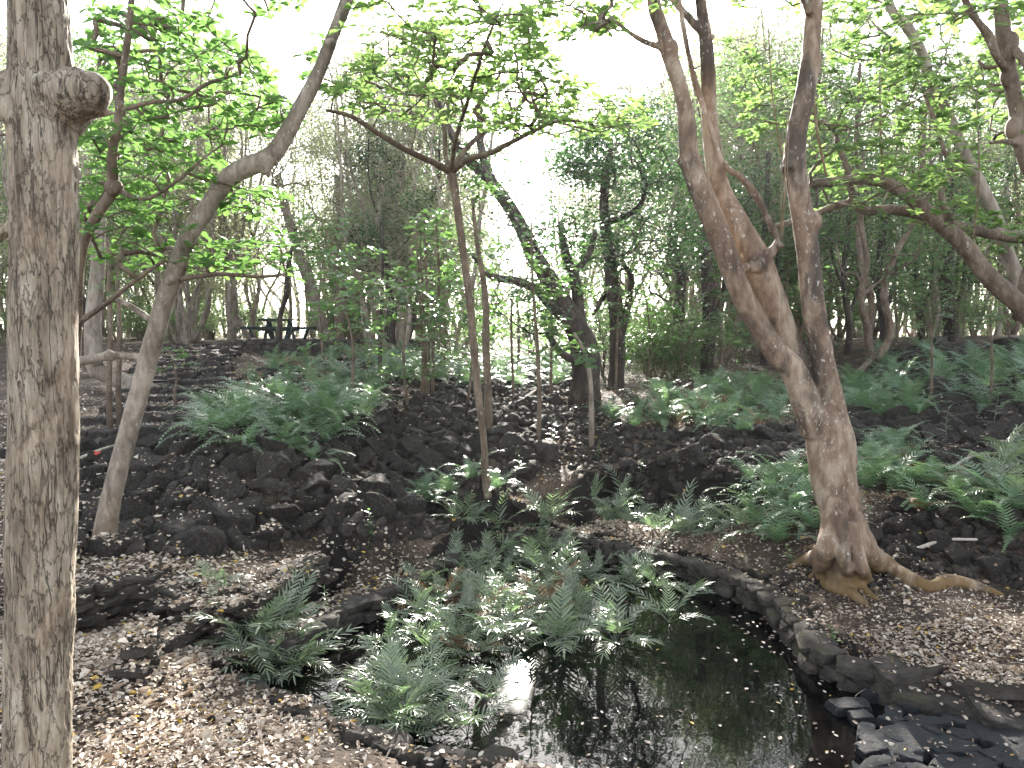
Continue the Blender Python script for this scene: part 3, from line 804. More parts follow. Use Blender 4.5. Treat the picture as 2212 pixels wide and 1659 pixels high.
# ------------------------------------------------------------------ stone stairs
st = empty('stone_stairs', hit(330, 900))
tag(st, 'long flight of worn dark stone steps climbing the left slope', 'stairs')
base = np.array(st.location)
N_ST = 15
for i in range(N_ST):
    t = i / (N_ST - 1)
    D = 8.6 + 11.8 * t
    cx = -4.35 * (1 - t) + (-8.6 + 1.0) * t + .15 * math.sin(t * 5)
    cx = np.interp(t, [0, .25, .45, .7, 1], [-4.9, -5.2, -6.1, -7.3, -8.4])
    z = .60 + (1.58 - .60) * t
    hw = np.interp(t, [0, .3, 1], [.7, .8, 1.0])
    m_ = MB(); s = -hw
    while s < hw:
        L_ = rng.uniform(.18, .4)
        V, T = rock_shape(rng, 3, 9, (1, 1, 1), True)
        V = V / .72 * np.array([L_ * .52, .13 * rng.uniform(.7, 1.3), .075 * rng.uniform(.8, 1.3)])
        m_.add(V + np.array([cx + s + L_ / 2, D + rng.normal(0, .05) + .15 * (s / hw), z - .03 + rng.normal(0, .02)]) - base, None, T)
        collide(m_.V[-1] + base, T)
        s += L_
    # packed tread behind the riser stones
    tx, ty = np.meshgrid(np.linspace(cx - hw, cx + hw, 12), np.linspace(D + .05, D + .95, 6))
    tz = z + .02 + .012 * fbm2(tx, ty, 4, 2, 4); k = np.arange(72).reshape(6, 12)
    Vt = np.stack([tx, ty, tz], -1).reshape(-1, 3); lo = Vt - [0, 0, .3]
    Qt = np.stack([k[:-1, :-1], k[:-1, 1:], k[1:, 1:], k[1:, :-1]], -1).reshape(-1, 4)
    m_.add(Vt - base, Qt); collide(Vt, Qt)
    m_.build('step', M['rock'], st, smooth=False)

# ------------------------------------------------------------------ picnic table
def box(mb, c, s, rz=0, rx=0, ry=0, bev=.012):
    x, y, z = [v / 2 for v in s]; b = min(bev, x * .4, y * .4, z * .4)
    V = []
    for sx in (-1, 1):
        for sy in (-1, 1):
            for sz in (-1, 1):
                V += [(sx * (x - b), sy * (y - b), sz * z), (sx * (x - b), sy * y, sz * (z - b)), (sx * x, sy * (y - b), sz * (z - b))]
    import bmesh
    bm = bmesh.new()
    for v in V: bm.verts.new(v)
    bmesh.ops.convex_hull(bm, input=bm.verts)
    bmesh.ops.triangulate(bm, faces=bm.faces)
    bm.verts.index_update()
    R = Matrix.Rotation(rz, 3, 'Z') @ Matrix.Rotation(rx, 3, 'X') @ Matrix.Rotation(ry, 3, 'Y')
    VV = np.array([(R @ v.co)[:] for v in bm.verts]) + np.array(c); T = [[v.index for v in f.verts] for f in bm.faces]; bm.free()
    mb.add(VV, None, T)
tb = empty('picnic_table', (-7.65, 25.2, 1.62), -.12)
tag(tb, 'dark green picnic table with two benches on the raised terrace', 'picnic table')
m_ = MB()
for k in range(5): box(m_, (0, -.3 + .15 * k, .72), (1.15, .14, .06))
m_.build('tabletop', M['table'], tb, smooth=False)
for s in (-1, 1):
    m_ = MB(); box(m_, (0, s * .72, .45), (1.9, .24, .09)); m_.build('bench', M['table'], tb, smooth=False)
    for q in (-1, 1):
        m_ = MB(); box(m_, (q * .62, s * .68, .21), (.09, .1, .5), 0, 0, q * .35); m_.build('bench_leg', M['table'], tb, smooth=False)
for q in (-1, 1):
    m_ = MB(); box(m_, (q * .36, -.2, .36), (.09, .08, .75), 0, -.45, 0); box(m_, (q * .36, .2, .36), (.09, .08, .75), 0, .45, 0); box(m_, (q * .36, 0, .4), (.05, 1.5, .09))
    m_.build('leg', M['table'], tb, smooth=False)
#PART2
# ------------------------------------------------------------------ ferns
def fern_mesh(name, rng, nf, Lf, kind, mat):
    mb = MB()
    for f in range(nf):
        az = f * 2.39996 + rng.normal(0, .25)
        L_ = Lf * rng.uniform(.65, 1.1)
        el = rng.uniform(.55, 1.25) if kind == 'hill' else rng.uniform(.4, 1.4)
        n = 22 if kind == 'hill' else 12
        t = np.linspace(0, 1, n)
        drop = rng.uniform(1.0, 1.9) if kind == 'hill' else rng.uniform(.5, 1.3)
        ang = el - drop * t ** 1.3
        dx = np.concatenate([[0], np.cumsum(np.cos(ang[:-1]))]) * L_ / n; dz = np.concatenate([[0], np.cumsum(np.sin(ang[:-1]))]) * L_ / n
        side = rng.normal(0, .12) * t ** 2 * L_
        ca, sa = math.cos(az), math.sin(az)
        p = np.column_stack([dx * ca - side * sa, dx * sa + side * ca, dz])
        v = np.clip(rng.normal(.5, .18), 0, 1)
        tube(mb, p, np.linspace(.0028, .0008, n) * (1 if kind == 'hill' else 1.4), 3, a=.2, cap=False)
        T = np.gradient(p, axis=0); T /= np.linalg.norm(T, axis=1)[:, None]
        S = np.cross(T, [0, 0, 1.0]); S /= np.linalg.norm(S, axis=1)[:, None] + 1e-9
        U = np.cross(S, T)
        if kind == 'hill':
            tt = np.linspace(.06, .99, 19); w = np.sin(np.clip(tt * 1.1 + .12, 0, 1) ** .75 * math.pi * .97) ** .7 * .16 * L_ + .006
            fwd, sl = .35, .055 * L_ / .5
            tpl, wid = L_PINNA, .042 * L_ / .5
        else:
            k = rng.integers(8, 12); tt = np.linspace(.28, .97, k); w = (1 - .45 * tt) * .27 * L_ + .02
            fwd = .75; tpl, wid = L_STRAP, .16
        pos = np.column_stack([np.interp(tt, t, p[:, q]) for q in range(3)])
        Ti = np.column_stack([np.interp(tt, t, T[:, q]) for q in range(3)]); Si = np.column_stack([np.interp(tt, t, S[:, q]) for q in range(3)])
        Ui = np.column_stack([np.interp(tt, t, U[:, q]) for q in range(3)])
        for s in (-1, 1):
            d = Si * s + Ti * (fwd + tt[:, None] * .5) + Ui * rng.normal(.08 if kind == 'hill' else .15, .12, (len(tt), 1))
            up = Ui + rng.normal(0, .12 if kind == 'hill' else .35, (len(tt), 3))
            R = frames(d, up)
            a = np.clip(v + rng.normal(0, .08, len(tt)), 0, 1)
            if kind == 'hill': scatter(mb, tpl, pos, R, np.column_stack([w, np.full(len(tt), wid), w]), a)
            else:
                ww = w * rng.uniform(.85, 1.1, len(tt)); scatter(mb, tpl, pos, R, np.column_stack([ww, ww * .95, ww * rng.uniform(.4, 1.3, len(tt))]), a)
        if kind != 'hill':
            scatter(mb, L_STRAP, p[-1:], frames(T[-1:], U[-1:]), np.array([.22 * L_]), np.array([v]))
    return mb.mesh(name, mat)

rng = np.random.default_rng(77)
FERN_H = [fern_mesh('fern', rng, int(rng.integers(8, 13)), .5, 'hill', M['fern']) for k in range(6)]
FERN_P = [fern_mesh('fern', rng, int(rng.integers(6, 11)), .46, 'pool', M['fern_pool']) for k in range(7)]
FERN_D = [fern_mesh('fern', rng, 4, .36, 'pool', M['leaf_dry']) for k in range(2)]

def put(me, name, p, rz, s, label, cat, group, tilt=(0, 0)):
    o = bpy.data.objects.new(name, me); COL.objects.link(o)
    o.location = p; o.rotation_euler = (tilt[0], tilt[1], rz); o.scale = (s, s, s)
    return tag(o, label, cat, group)

FERN_MASS = MB(); STUFF_FERNS = {'ferns of the ridge', 'ferns of the far mound', 'dim ferns of the mound'}
FERN_RAW = []
for me in FERN_H[:3]:
    V = np.zeros(len(me.vertices) * 3, np.float32); me.vertices.foreach_get('co', V)
    Q = np.zeros(len(me.loops), np.int32); me.loops.foreach_get('vertex_index', Q); FERN_RAW.append((V.reshape(-1, 3), Q.reshape(-1, 4)))
def patch(pts, n, protos, smin, smax, label, group, seed, zfun=None, mind=.12, cat='fern', name=None, avoid=None):
    name = name or ('sword_fern' if protos is FERN_H else 'water_fern')
    rng = np.random.default_rng(seed)
    poly = np.array([G(a, b, 0)[:2] for a, b in pts]) if zfun == 'water' else wpoly(pts)
    if zfun == 'water' or zfun is None and protos is not FERN_H: c = sample_poly(rng, poly, n * 5)
    else: c = np.array([hit(a, b)[:2] for a, b in sample_poly(rng, np.array(pts, float), int(n * 1.6))])
    kept = []
    for q in c:
        if all((q[0] - k[0]) ** 2 + (q[1] - k[1]) ** 2 > mind ** 2 for k in kept) and not (avoid and any(math.hypot(q[0] - a[0], q[1] - a[1]) < a[2] for a in avoid)): kept.append(q)
        if len(kept) >= n: break
    k = np.array(kept); z = np.maximum(H(k[:, 0], k[:, 1]), -.02 if zfun == 'water' else -9)
    if group in STUFF_FERNS:
        for j in range(len(k)):
            V, Q = FERN_RAW[rng.integers(len(FERN_RAW))]
            a = rng.uniform(0, 6.28); s = rng.uniform(smin, smax); c, sn = math.cos(a) * s, math.sin(a) * s
            FERN_MASS.add(V @ np.array([[c, sn, 0], [-sn, c, 0], [0, 0, s]]) + [k[j, 0], k[j, 1], z[j] + .03], Q, None, np.clip(rng.normal(.5, .15), 0, 1))
        return
    for j in range(len(k)):
        put(protos[rng.integers(len(protos))], name, (k[j, 0], k[j, 1], z[j] + (.0 if zfun else .03)), rng.uniform(0, 6.28), rng.uniform(smin, smax), label, cat, group, tuple(rng.normal(0, .1, 2)))

GLINT = G(1125, 1430, 0)
patch([(430, 900), (540, 830), (640, 775), (760, 770), (850, 810), (800, 900), (740, 970), (650, 1000), (540, 990), (430, 960)], 58, FERN_H, .9, 1.35, 'arching grey-green sword fern on the left slope beside the stone stairs', 'ferns of the left slope', 31, mind=.2)
patch([(600, 960), (700, 990), (720, 1010), (600, 1010)], 4, FERN_H, .6, .8, 'small fern hanging over the boulders of the left bank', 'ferns over the left boulders', 32)
patch([(890, 1080), (980, 1065), (1000, 1110), (920, 1130)], 6, FERN_H, .8, 1.1, 'bright fern in the clump at the foot of the boulders behind the pond', 'ferns behind the pond', 33, mind=.1)
patch([(1000, 1000), (1060, 990), (1080, 1080), (1030, 1090)], 3, FERN_H, .6, .8, 'small fern beside the base of the slender sapling', 'ferns at the sapling', 34)
patch([(740, 770), (1000, 760), (1260, 765), (1280, 830), (1100, 850), (850, 830)], 75, FERN_H, 1.1, 1.6, 'backlit pale fern on the ridge behind the middle slope', 'ferns of the ridge', 35, mind=.3)
patch([(1300, 905), (1460, 850), (1700, 825), (1760, 830), (1700, 930), (1560, 950), (1440, 940), (1330, 940)], 44, FERN_H, .95, 1.35, 'lush sword fern in the green band left of the forked tree', 'ferns of the green band', 36, mind=.22)
patch([(1800, 830), (1900, 835), (2000, 880), (2000, 920), (1880, 910), (1810, 900)], 24, FERN_H, .9, 1.3, 'lush sword fern in the green band right of the forked tree', 'ferns right of the forked tree', 37, mind=.2)
patch([(1600, 1050), (1700, 1000), (1770, 1030), (1770, 1170), (1680, 1190), (1600, 1130)], 18, FERN_H, .8, 1.2, 'green fern in the clump just left of the forked trunk', 'ferns left of the forked trunk', 38, mind=.13)
patch([(1850, 1000), (1920, 960), (2010, 990), (2060, 1060), (2160, 1080), (2300, 1090), (2300, 1190), (2150, 1170), (2040, 1130), (1940, 1100), (1870, 1090)], 34, FERN_H, .7, 1.05, 'bright green fern spreading over the stones right of the forked trunk', 'ferns right of the forked trunk', 39, mind=.15)
patch([(2000, 830), (2080, 790), (2300, 760), (2300, 890), (2100, 900), (2020, 880)], 26, FERN_H, 1.1, 1.6, 'sunlit fern on the far mound at the right edge', 'ferns of the far mound', 40, mind=.3)
patch([(1850, 770), (2000, 760), (2050, 800), (1950, 850), (1860, 840)], 12, FERN_H, 1.0, 1.4, 'dim grey fern among the dark rocks of the far mound', 'dim ferns of the mound', 41, mind=.3)
WATER_AV = [(GLINT[0], GLINT[1], .13)]
patch([(900, 1260), (980, 1210), (1060, 1180), (1180, 1175), (1220, 1220), (1240, 1300), (1290, 1370), (1240, 1410), (1180, 1390), (1040, 1400), (1030, 1500), (960, 1560), (890, 1540), (790, 1480), (820, 1380), (870, 1330)], 62, FERN_P, .42, .9, 'silvery long-leafleted fern standing in the pond in the central thicket', 'ferns standing in the pond', 42, 'water', .13, avoid=WATER_AV)
patch([(1000, 1150), (1100, 1135), (1190, 1150), (1180, 1190), (1050, 1200)], 12, FERN_P, .7, 1.0, 'pale fern at the far edge of the pond where the thicket is tallest', 'ferns at the far pond edge', 43, None, .1)
patch([(540, 1420), (610, 1385), (650, 1400), (640, 1450), (580, 1480), (530, 1465)], 11, FERN_P, .62, .85, 'fern in the separate clump at the left end of the pond', 'ferns at the left end of the pond', 44, 'water', .08)
patch([(780, 1500), (900, 1540), (960, 1600), (880, 1590), (780, 1560)], 8, FERN_P, .6, .85, 'dark green fern leaning out from the near shore of the pond', 'ferns at the near shore', 45, 'water', .1)
patch([(1200, 1205), (1330, 1225), (1500, 1255), (1560, 1275), (1480, 1290), (1300, 1270)], 11, FERN_P, .5, .75, 'fern drooping over the water below the far stone edging', 'ferns below the far edging', 46, 'water', .12)
patch([(1270, 1090), (1340, 1075), (1500, 1060), (1580, 1100), (1640, 1160), (1580, 1190), (1460, 1170), (1330, 1130)], 34, FERN_P, .7, 1.05, 'grey-green fern in the hollow behind the stone causeway', 'ferns in the hollow', 47, None, .12)
patch([(2080, 1060), (2230, 1000), (2330, 1060), (2330, 1150), (2150, 1130)], 14, FERN_P, .6, .9, 'blue-grey long-leafleted fern near the right edge behind the litter terrace', 'ferns near the right edge', 48, None, .15)
for i, (a, b, s_, lab) in enumerate([(1445, 1345, .75, 'lone star-shaped fern drooping over the dark water right of the thicket'), (1330, 1390, .8, 'fern with one long frond reaching right over the open water'),
                                     (1010, 1590, .62, 'small fern by the stones where the near shore meets open water'), (1060, 1520, .6, 'low fern on the water below the sun glint'),
                                     (470, 1400, .5, 'young upright fern on the leaf path left of the pond'), (1250, 1330, .85, 'tall dark fern at the right end of the pond thicket')]):
    g = G(a, b, 0); put(FERN_P[i % 7], 'water_fern', (g[0], g[1], max(0, float(H(g[0], g[1])))), i * 1.7, s_, lab, 'fern', None)
patch([(900, 1300), (1200, 1220), (1250, 1300), (1000, 1450)], 14, FERN_D, .6, .9, 'withered brown fern frond hanging among the green pond ferns', 'withered pond ferns', 49, 'water', .12, avoid=WATER_AV)

rngd = np.random.default_rng(5)
FERN_HD = [fern_mesh('fern', rngd, 4, .42, 'hill', M['leaf_dry']) for k in range(2)]
patch([(430, 900), (640, 790), (800, 900), (650, 1000)], 9, FERN_HD, .9, 1.2, 'brown dead fern fronds among the green ones on the left slope', 'dead ferns left', 61)
patch([(1850, 1000), (2010, 990), (2200, 1090), (2150, 1160), (1900, 1110)], 7, FERN_HD, .7, 1, 'brown dead fern fronds in the green ferns right of the forked trunk', 'dead ferns right', 62)
patch([(1330, 900), (1700, 840), (1680, 940), (1440, 950)], 7, FERN_HD, .9, 1.2, 'brown dead fern fronds in the green band', 'dead ferns of the band', 63)
tag(FERN_MASS.build('undergrowth', M['fern']), 'pale backlit ferns carpeting the ridge and the far mound', 'undergrowth', kind='stuff')
# ------------------------------------------------------------------ trees
def colonize(skel, targets, rng, seg=.3, wig=.10, zpen=.5, sag=0.0):
    """grow thin branches from skeleton points to every target; returns paths (points, child counts)"""
    N_ = list(np.asarray(skel)[:, :3]); arr = np.array(N_); par = [-1] * len(N_)
    cap = len(N_) + len(targets) * 12 + 10
    buf = np.zeros((cap, 3)); buf[:len(N_)] = arr; n = len(N_); cnt = np.zeros(cap)
    d0 = np.min(np.linalg.norm(targets[:, None] - arr[None], axis=-1), axis=1) if len(targets) * len(arr) < 5e6 else rng.uniform(size=len(targets))
    paths = []
    for i in np.argsort(d0):
        t = targets[i]
        d = np.linalg.norm(buf[:n] - t, axis=1)
        k = int(np.argmin(d + zpen * np.maximum(0, buf[:n, 2] - t[2])))
        L_ = d[k]; m = int(min(12, max(2, math.ceil(L_ / seg))))
        a = buf[k]; tt = np.linspace(0, 1, m + 1)[1:, None]
        off = rng.normal(0, wig * L_, 3); off[2] = abs(off[2]) * .5 - sag * L_
        q = a * (1 - tt) + t * tt + off * (np.sin(tt * math.pi) * .6) + rng.normal(0, .018 * L_, (m, 3)) * (tt < .99)
        if n + m >= cap: break
        ids = list(range(n, n + m)); buf[n:n + m] = q; par += [k] + ids[:-1]; n += m
        paths.append([k] + ids)
        j = ids[-1]
        while j != -1 and j < len(par):
            cnt[j] += 1; j = par[j]
    return buf, paths, cnt

def branch_mesh(mb, buf, paths, cnt, rtip, rmax, sides=5, pw=.5):
    for p in paths:
        c = cnt[p[1:]]; r = np.minimum(rtip * np.maximum(c, 1) ** pw, rmax)
        r = np.concatenate([[min(r[0] * 1.15, rmax)], r])
        tube(mb, buf[p], r, sides if r[0] > .006 else 4, rough=.08, scale=20)

def branch_parts(parent, mat, loc, buf, paths, cnt, nskel, rtip, rmax):
    # each branch that springs from the skeleton is a part of its own
    root = {}
    grp = {}
    for p in paths:
        r = p[0] if p[0] < nskel else root[p[0]]
        for j in p[1:]: root[j] = r
        grp.setdefault(r, []).append(p)
    for r, ps in sorted(grp.items()):
        mb = MB(); branch_mesh(mb, buf, ps, cnt, rtip, rmax); mb.build('branch', mat, parent, loc=loc)

def rosettes(mb, buf, paths, rng, L_, nl=(5, 8), tpl=None, flat=.7, pos=None, along=0):
    tpl = tpl or L_OBOV
    O, D_, U_, A = [], [], [], []
    for p in paths:
        ends = [(buf[p[-1]], buf[p[-1]] - buf[p[-2]])]
        for k in range(along):
            if len(p) > 2:
                q = int(rng.integers(1, len(p))); ends.append((buf[p[q]] + rng.normal(0, .02, 3), buf[p[q]] - buf[p[q - 1]]))
        for e, ax in ends:
            ax = ax / (np.linalg.norm(ax) + 1e-9); ax = ax * (1 - flat) + np.array([0, 0, 1.0]) * flat; ax /= np.linalg.norm(ax) + 1e-9
            h = np.array([1.0, 0, 0]); s1 = np.cross(ax, h); s1 /= np.linalg.norm(s1) + 1e-9; s2 = np.cross(ax, s1)
            n = int(rng.integers(*nl)); ph = rng.uniform(0, 6.28); v0 = rng.normal(.48, .27)
            for j in range(n):
                a = ph + j * 2.4 + rng.normal(0, .2)
                d = s1 * math.cos(a) + s2 * math.sin(a) + ax * rng.uniform(-.1, .55)
                O.append(e + ax * rng.normal(0, .01)); D_.append(d); U_.append(ax + rng.normal(0, .2, 3)); A.append(np.clip(v0 + rng.normal(0, .15), 0, 1))
    O, D_, U_, A = map(np.array, (O, D_, U_, A))
    S = L_ * rng.uniform(.6, 1.15, len(O))
    scatter(mb, tpl, O, frames(D_, U_), S, A, gap=True)

def sprays(mb, centres, rng, n, rad, L_, tpl=None, flat=.55):
    tpl = tpl or L_DIAM
    O = np.repeat(centres, n, 0) + rng.normal(0, rad, (len(centres) * n, 3)) * np.array([1, 1, flat])
    D_ = rng.normal(size=O.shape) * np.array([1, 1, .45]) - np.array([0, 0, .25])
    U_ = rng.normal(size=O.shape) * .55 + np.array([0, 0, 1.0])
    v = np.repeat(rng.normal(.5, .18, len(centres)), n) + rng.normal(0, .15, len(O))
    scatter(mb, tpl, O, frames(D_, U_), L_ * rng.uniform(.6, 1.2, len(O)), np.clip(v, 0, 1), gap=True)

def limb(pts, n=60, D=None):
    """pts: (px, py, radius in picture units, depth) -> smooth xyzr"""
    q = [list(P(a, b, d)) + [r * d / F * math.cos(math.atan((a - W2 / 2) / F))] for a, b, r, d in pts]
    return catmull(q, n)

def remesh_obj(mb, name, mat, parent, loc, voxel, disp=None, smooth_it=4):
    me = mb.mesh('tmp', mat); o = bpy.data.objects.new('tmp', me); COL.objects.link(o)
    md = o.modifiers.new('r', 'REMESH'); md.mode = 'VOXEL'; md.voxel_size = voxel; md.use_smooth_shade = True
    ms = o.modifiers.new('s', 'SMOOTH'); ms.factor = .5; ms.iterations = smooth_it
    dg = bpy.context.evaluated_depsgraph_get()
    ev = o.evaluated_get(dg); m2 = bpy.data.meshes.new_from_object(ev)
    bpy.data.objects.remove(o)
    nv = len(m2.vertices); co = np.zeros(nv * 3, np.float32); m2.vertices.foreach_get('co', co); co = co.reshape(-1, 3).astype(float)
    nn = np.zeros(nv * 3, np.float32); m2.vertices.foreach_get('normal', nn); nn = nn.reshape(-1, 3)
    if disp is not None: co = co + nn * disp(co)[:, None]
    m2.vertices.foreach_set('co', (co - np.asarray(loc)).astype(np.float32).ravel())
    if not m2.materials: m2.materials.append(mat)
    m2.polygons.foreach_set('use_smooth', np.ones(len(m2.polygons), bool)); m2.update()
    m2.name = name
    ob = bpy.data.objects.new(name, m2); COL.objects.link(ob); ob.parent = parent
    print(name, nv)
    return ob

def tree_root(base, label, cat='tree', group=None, name='tree'):
    o = empty(name, base); return tag(o, label, cat, group)

def disp_smooth(co): return .006 * fbm(co * np.array([9, 9, 5]), 3, 1) + .0025 * fbm(co * np.array([40, 40, 25]), 3, 2)
def disp_scaly(co):
    q = co * np.array([26, 26, 6.5]); f = fbm(q + .5 * fbm(co * 12, 2, 9)[:, None], 3, 4) * 2.2 + .6 * fbm(co * np.array([60, 60, 30]), 2, 5)
    t = np.floor(f * 2.5) / 2.5 + np.clip((f * 2.5 - np.floor(f * 2.5) - .75) * 4, 0, 1) / 2.5
    smooth = np.clip(.55 + .8 * fbm(co * 2.2, 2, 8), .15, 1) * np.clip((np.linalg.norm(co - BURL, axis=1) - .05) / .1, .12, 1)
    return .0065 * t * smooth + .008 * fbm(co * np.array([5, 5, 3]), 3, 6)

def knob(mb, px, py, D, r, seed=0, sq=1.0):
    V, T = ICO[3]; c = P(px, py, D); rr = r * D / F
    mb.add(V * rr * np.array([1, 1, sq]) * (1 + .15 * fbm(V * 2 + seed, 2, seed))[:, None] + c, None, T)

def stub(mb, px0, py0, px1, py1, D, r0, r1, seed=0, D1=None):
    l = limb([(px0, py0, r0, D), ((px0 + px1) / 2, (py0 + py1) / 2 - 2, (r0 + r1) * .48, D), (px1, py1, r1, D1 or D)], 10)
    tube(mb, l[:, :3], l[:, 3], 12, .1, 12, seed=seed)

def in_px(rng, pts, n, D0, D1):
    """points in a picture-shaped region spread over a range of depth"""
    poly = np.array(pts, float); c = sample_poly(rng, poly, n)
    D_ = rng.uniform(D0, D1, n)
    return P(c[:, 0], c[:, 1], D_)

# --- T1: the big scaly trunk, left foreground
D1_ = 2.5
b = P(76, 1760, D1_); b[2] = .22
t1 = tree_root(b, 'large scaly grey-brown trunk with a cut burl standing nearest at the left edge')
mb = MB()
l = limb([(84, -420, 62, D1_), (88, -150, 66, D1_), (84, 0, 68, D1_), (90, 180, 74, D1_), (95, 400, 75, D1_), (93, 700, 77, D1_), (92, 1000, 79, D1_), (86, 1300, 80, D1_), (80, 1659, 81, D1_), (76, 1760, 88, D1_), (74, 1800, 96, D1_)], 120)[::-1]
tube(mb, l[:, :3], l[:, 3], 48, .03, 4)
s_ = limb([(70, 245, 104, D1_ + .04), (105, 226, 90, D1_ + .02), (138, 212, 75, D1_ - .01), (166, 204, 62, D1_ - .03), (192, 201, 52, D1_ - .05), (212, 203, 43, D1_ - .06), (226, 207, 31, D1_ - .065), (233, 210, 14, D1_ - .065)], 40)
s_[:, 3] *= 1 + .05 * np.sin(np.arange(40) * .8)
tube(mb, s_[:, :3], s_[:, 3], 36, .10, 8, cap=True)
BURL = P(205, 200, D1_ - .05)
stub(mb, 130, 262, 245, 243, D1_ - .02, 16, 6)
stub(mb, 60, 172, -60, 160, D1_ + .02, 17, 9); stub(mb, 60, 262, -60, 255, D1_ + .03, 10, 6); stub(mb, 40, 295, -50, 290, D1_ + .03, 8, 5)
stub(mb, 60, 470, -80, 560, D1_ + .06, 16, 12)
remesh_obj(mb, 'trunk', M['bark_scaly'], t1, b, .0045, disp_scaly, 3)

# --- T2: the leaning bent tree, left
d2 = 5.1
bp2 = hit(222, 1185)
t2 = tree_root(bp2, 'smooth leaning tree bent at an elbow, on the left bank before the stairs')
main2 = [(205, 1225, 46, 5.1), (222, 1180, 33, 5.1), (240, 1080, 27, 5.1), (270, 960, 25, 5.1), (300, 850, 24, 5.1), (330, 740, 24, 5.1), (352, 660, 23, 5.1), (378, 590, 23, 5.05), (408, 510, 22, 5.0), (440, 460, 22, 5.0), (480, 400, 22, 5.0), (510, 372, 24, 5.0), (548, 355, 24, 5.0), (585, 338, 22, 5.0), (615, 295, 20, 5.0), (645, 240, 18, 5.0), (672, 190, 17, 5.0), (695, 140, 16, 5.0), (722, 70, 15, 5.0), (755, -20, 14, 5.0), (800, -200, 12, 5.0)]
l2 = limb(main2, 110); l2[:, 3] *= .92
mb = MB(); tube(mb, l2[:, :3], l2[:, 3], 24, .04, 6)
for a in [(225, 1185, 200, 1215, 5.08, 18, 10), (228, 1190, 260, 1235, 5.0, 18, 9), (560, 365, 582, 378, 5.0, 10, 6), (610, 310, 632, 306, 5.0, 10, 7), (706, 95, 722, 88, 4.95, 9, 7), (375, 600, 362, 612, 5.0, 12, 8), (590, 345, 575, 372, 4.95, 14, 5)]:
    stub(mb, *a)
br = limb([(318, 772, 9, 5.1), (280, 770, 9, 5.08), (235, 768, 10, 5.05), (205, 775, 11, 5.0), (140, 785, 11, 4.95)], 30); tube(mb, br[:, :3], br[:, 3], 12, .12, 10)
br = limb([(325, 690, 8, 5.15), (295, 670, 8, 5.2), (270, 655, 7, 5.2), (240, 640, 6, 5.3)], 24); tube(mb, br[:, :3], br[:, 3], 10, .1, 10)
knob(mb, 235, 768, 5.03, 14, 3)
remesh_obj(mb, 'trunk', M['bark_grey'], t2, bp2, .009, disp_smooth, 3)
rng = np.random.default_rng(201)
br = limb([(378, 605, 6, 5.05), (420, 598, 6, 5.0), (480, 592, 5, 4.95), (560, 598, 4, 4.9), (620, 592, 3, 4.85)], 24)
tg = np.vstack([in_px(rng, [(400, 540), (640, 500), (660, 600), (600, 630), (430, 600)], 26, 4.6, 5.3), in_px(rng, [(640, 120), (720, 60), (760, 180), (680, 240)], 6, 5.1, 5.6)])
sk = np.vstack([br, l2[40:]])
buf, paths, cnt = colonize(sk, tg, rng, .15)
mb = MB(); tube(mb, br[:, :3], br[:, 3], 8, .1, 12); mb.build('branch', M['bark_mid'], t2, loc=bp2); branch_parts(t2, M['bark_mid'], bp2, buf, paths, cnt, len(sk), .0022, .014)
mb = MB(); rosettes(mb, buf, paths, rng, .09, (5, 8)); mb.build('crown', M['leaf_big'], t2, loc=bp2)

# --- T3: brown tree between the two, carrying the big-leaved left crown
bp3 = P(150, 1110, 5.9); bp3[2] = float(H(bp3[0], bp3[1]))
t3 = tree_root(bp3, 'crooked brown tree with large glossy leaves between scaly trunk and leaning tree')
A3 = limb([(150, 1150, 14, 5.9), (155, 900, 13, 5.7), (165, 700, 13, 5.4), (168, 600, 13, 5.2), (182, 520, 13, 5.1), (215, 455, 13, 5.0), (243, 410, 14, 5.0), (242, 340, 11, 4.9), (255, 260, 10, 4.8), (262, 190, 9, 4.8), (275, 90, 8, 4.8), (290, -60, 7, 4.8), (300, -200, 6, 4.8)], 90)
B3 = limb([(165, 700, 8, 5.4), (230, 655, 6, 5.2), (300, 600, 5, 5.1), (360, 560, 4, 5.1)], 30)
C3_ = limb([(262, 240, 6, 4.8), (320, 222, 5, 4.7), (390, 215, 4.5, 4.6), (450, 180, 4, 4.6), (520, 160, 3, 4.6)], 30)
D3 = limb([(243, 405, 6, 5.0), (310, 430, 5, 4.9), (370, 400, 4, 4.8), (430, 350, 4, 4.8)], 30)
mb = MB()
for l in (A3, B3, C3_, D3): tube(mb, l[:, :3], l[:, 3], 12, .1, 10)
knob(mb, 246, 405, 4.97, 19, 2)
rng = np.random.default_rng(301)
tg = np.vstack([in_px(rng, [(180, 20), (420, 30), (560, 120), (660, 250), (560, 300), (420, 240), (260, 280), (180, 200)], 270, 4.4, 7.2),
                in_px(rng, [(180, 260), (300, 250), (480, 280), (520, 400), (640, 420), (560, 480), (400, 440), (300, 480), (190, 430)], 200, 4.6, 7.0),
                in_px(rng, [(170, 440), (330, 460), (520, 540), (560, 600), (420, 600), (200, 560)], 60, 4.6, 6.8),
                in_px(rng, [(140, -150), (700, -200), (720, 20), (400, 40), (170, 20)], 110, 4.0, 6.8)])
buf, paths, cnt = colonize(np.vstack([A3[45:], B3, C3_, D3]), tg, rng, .16, .12)
branch_mesh(mb, buf, paths, cnt, .0021, .016)
mb.build('trunk', M['bark_mid'], t3, loc=bp3)
mb = MB(); rosettes(mb, buf, paths, rng, .088, (5, 9)); mb.build('crown', M['leaf_big'], t3, loc=bp3)

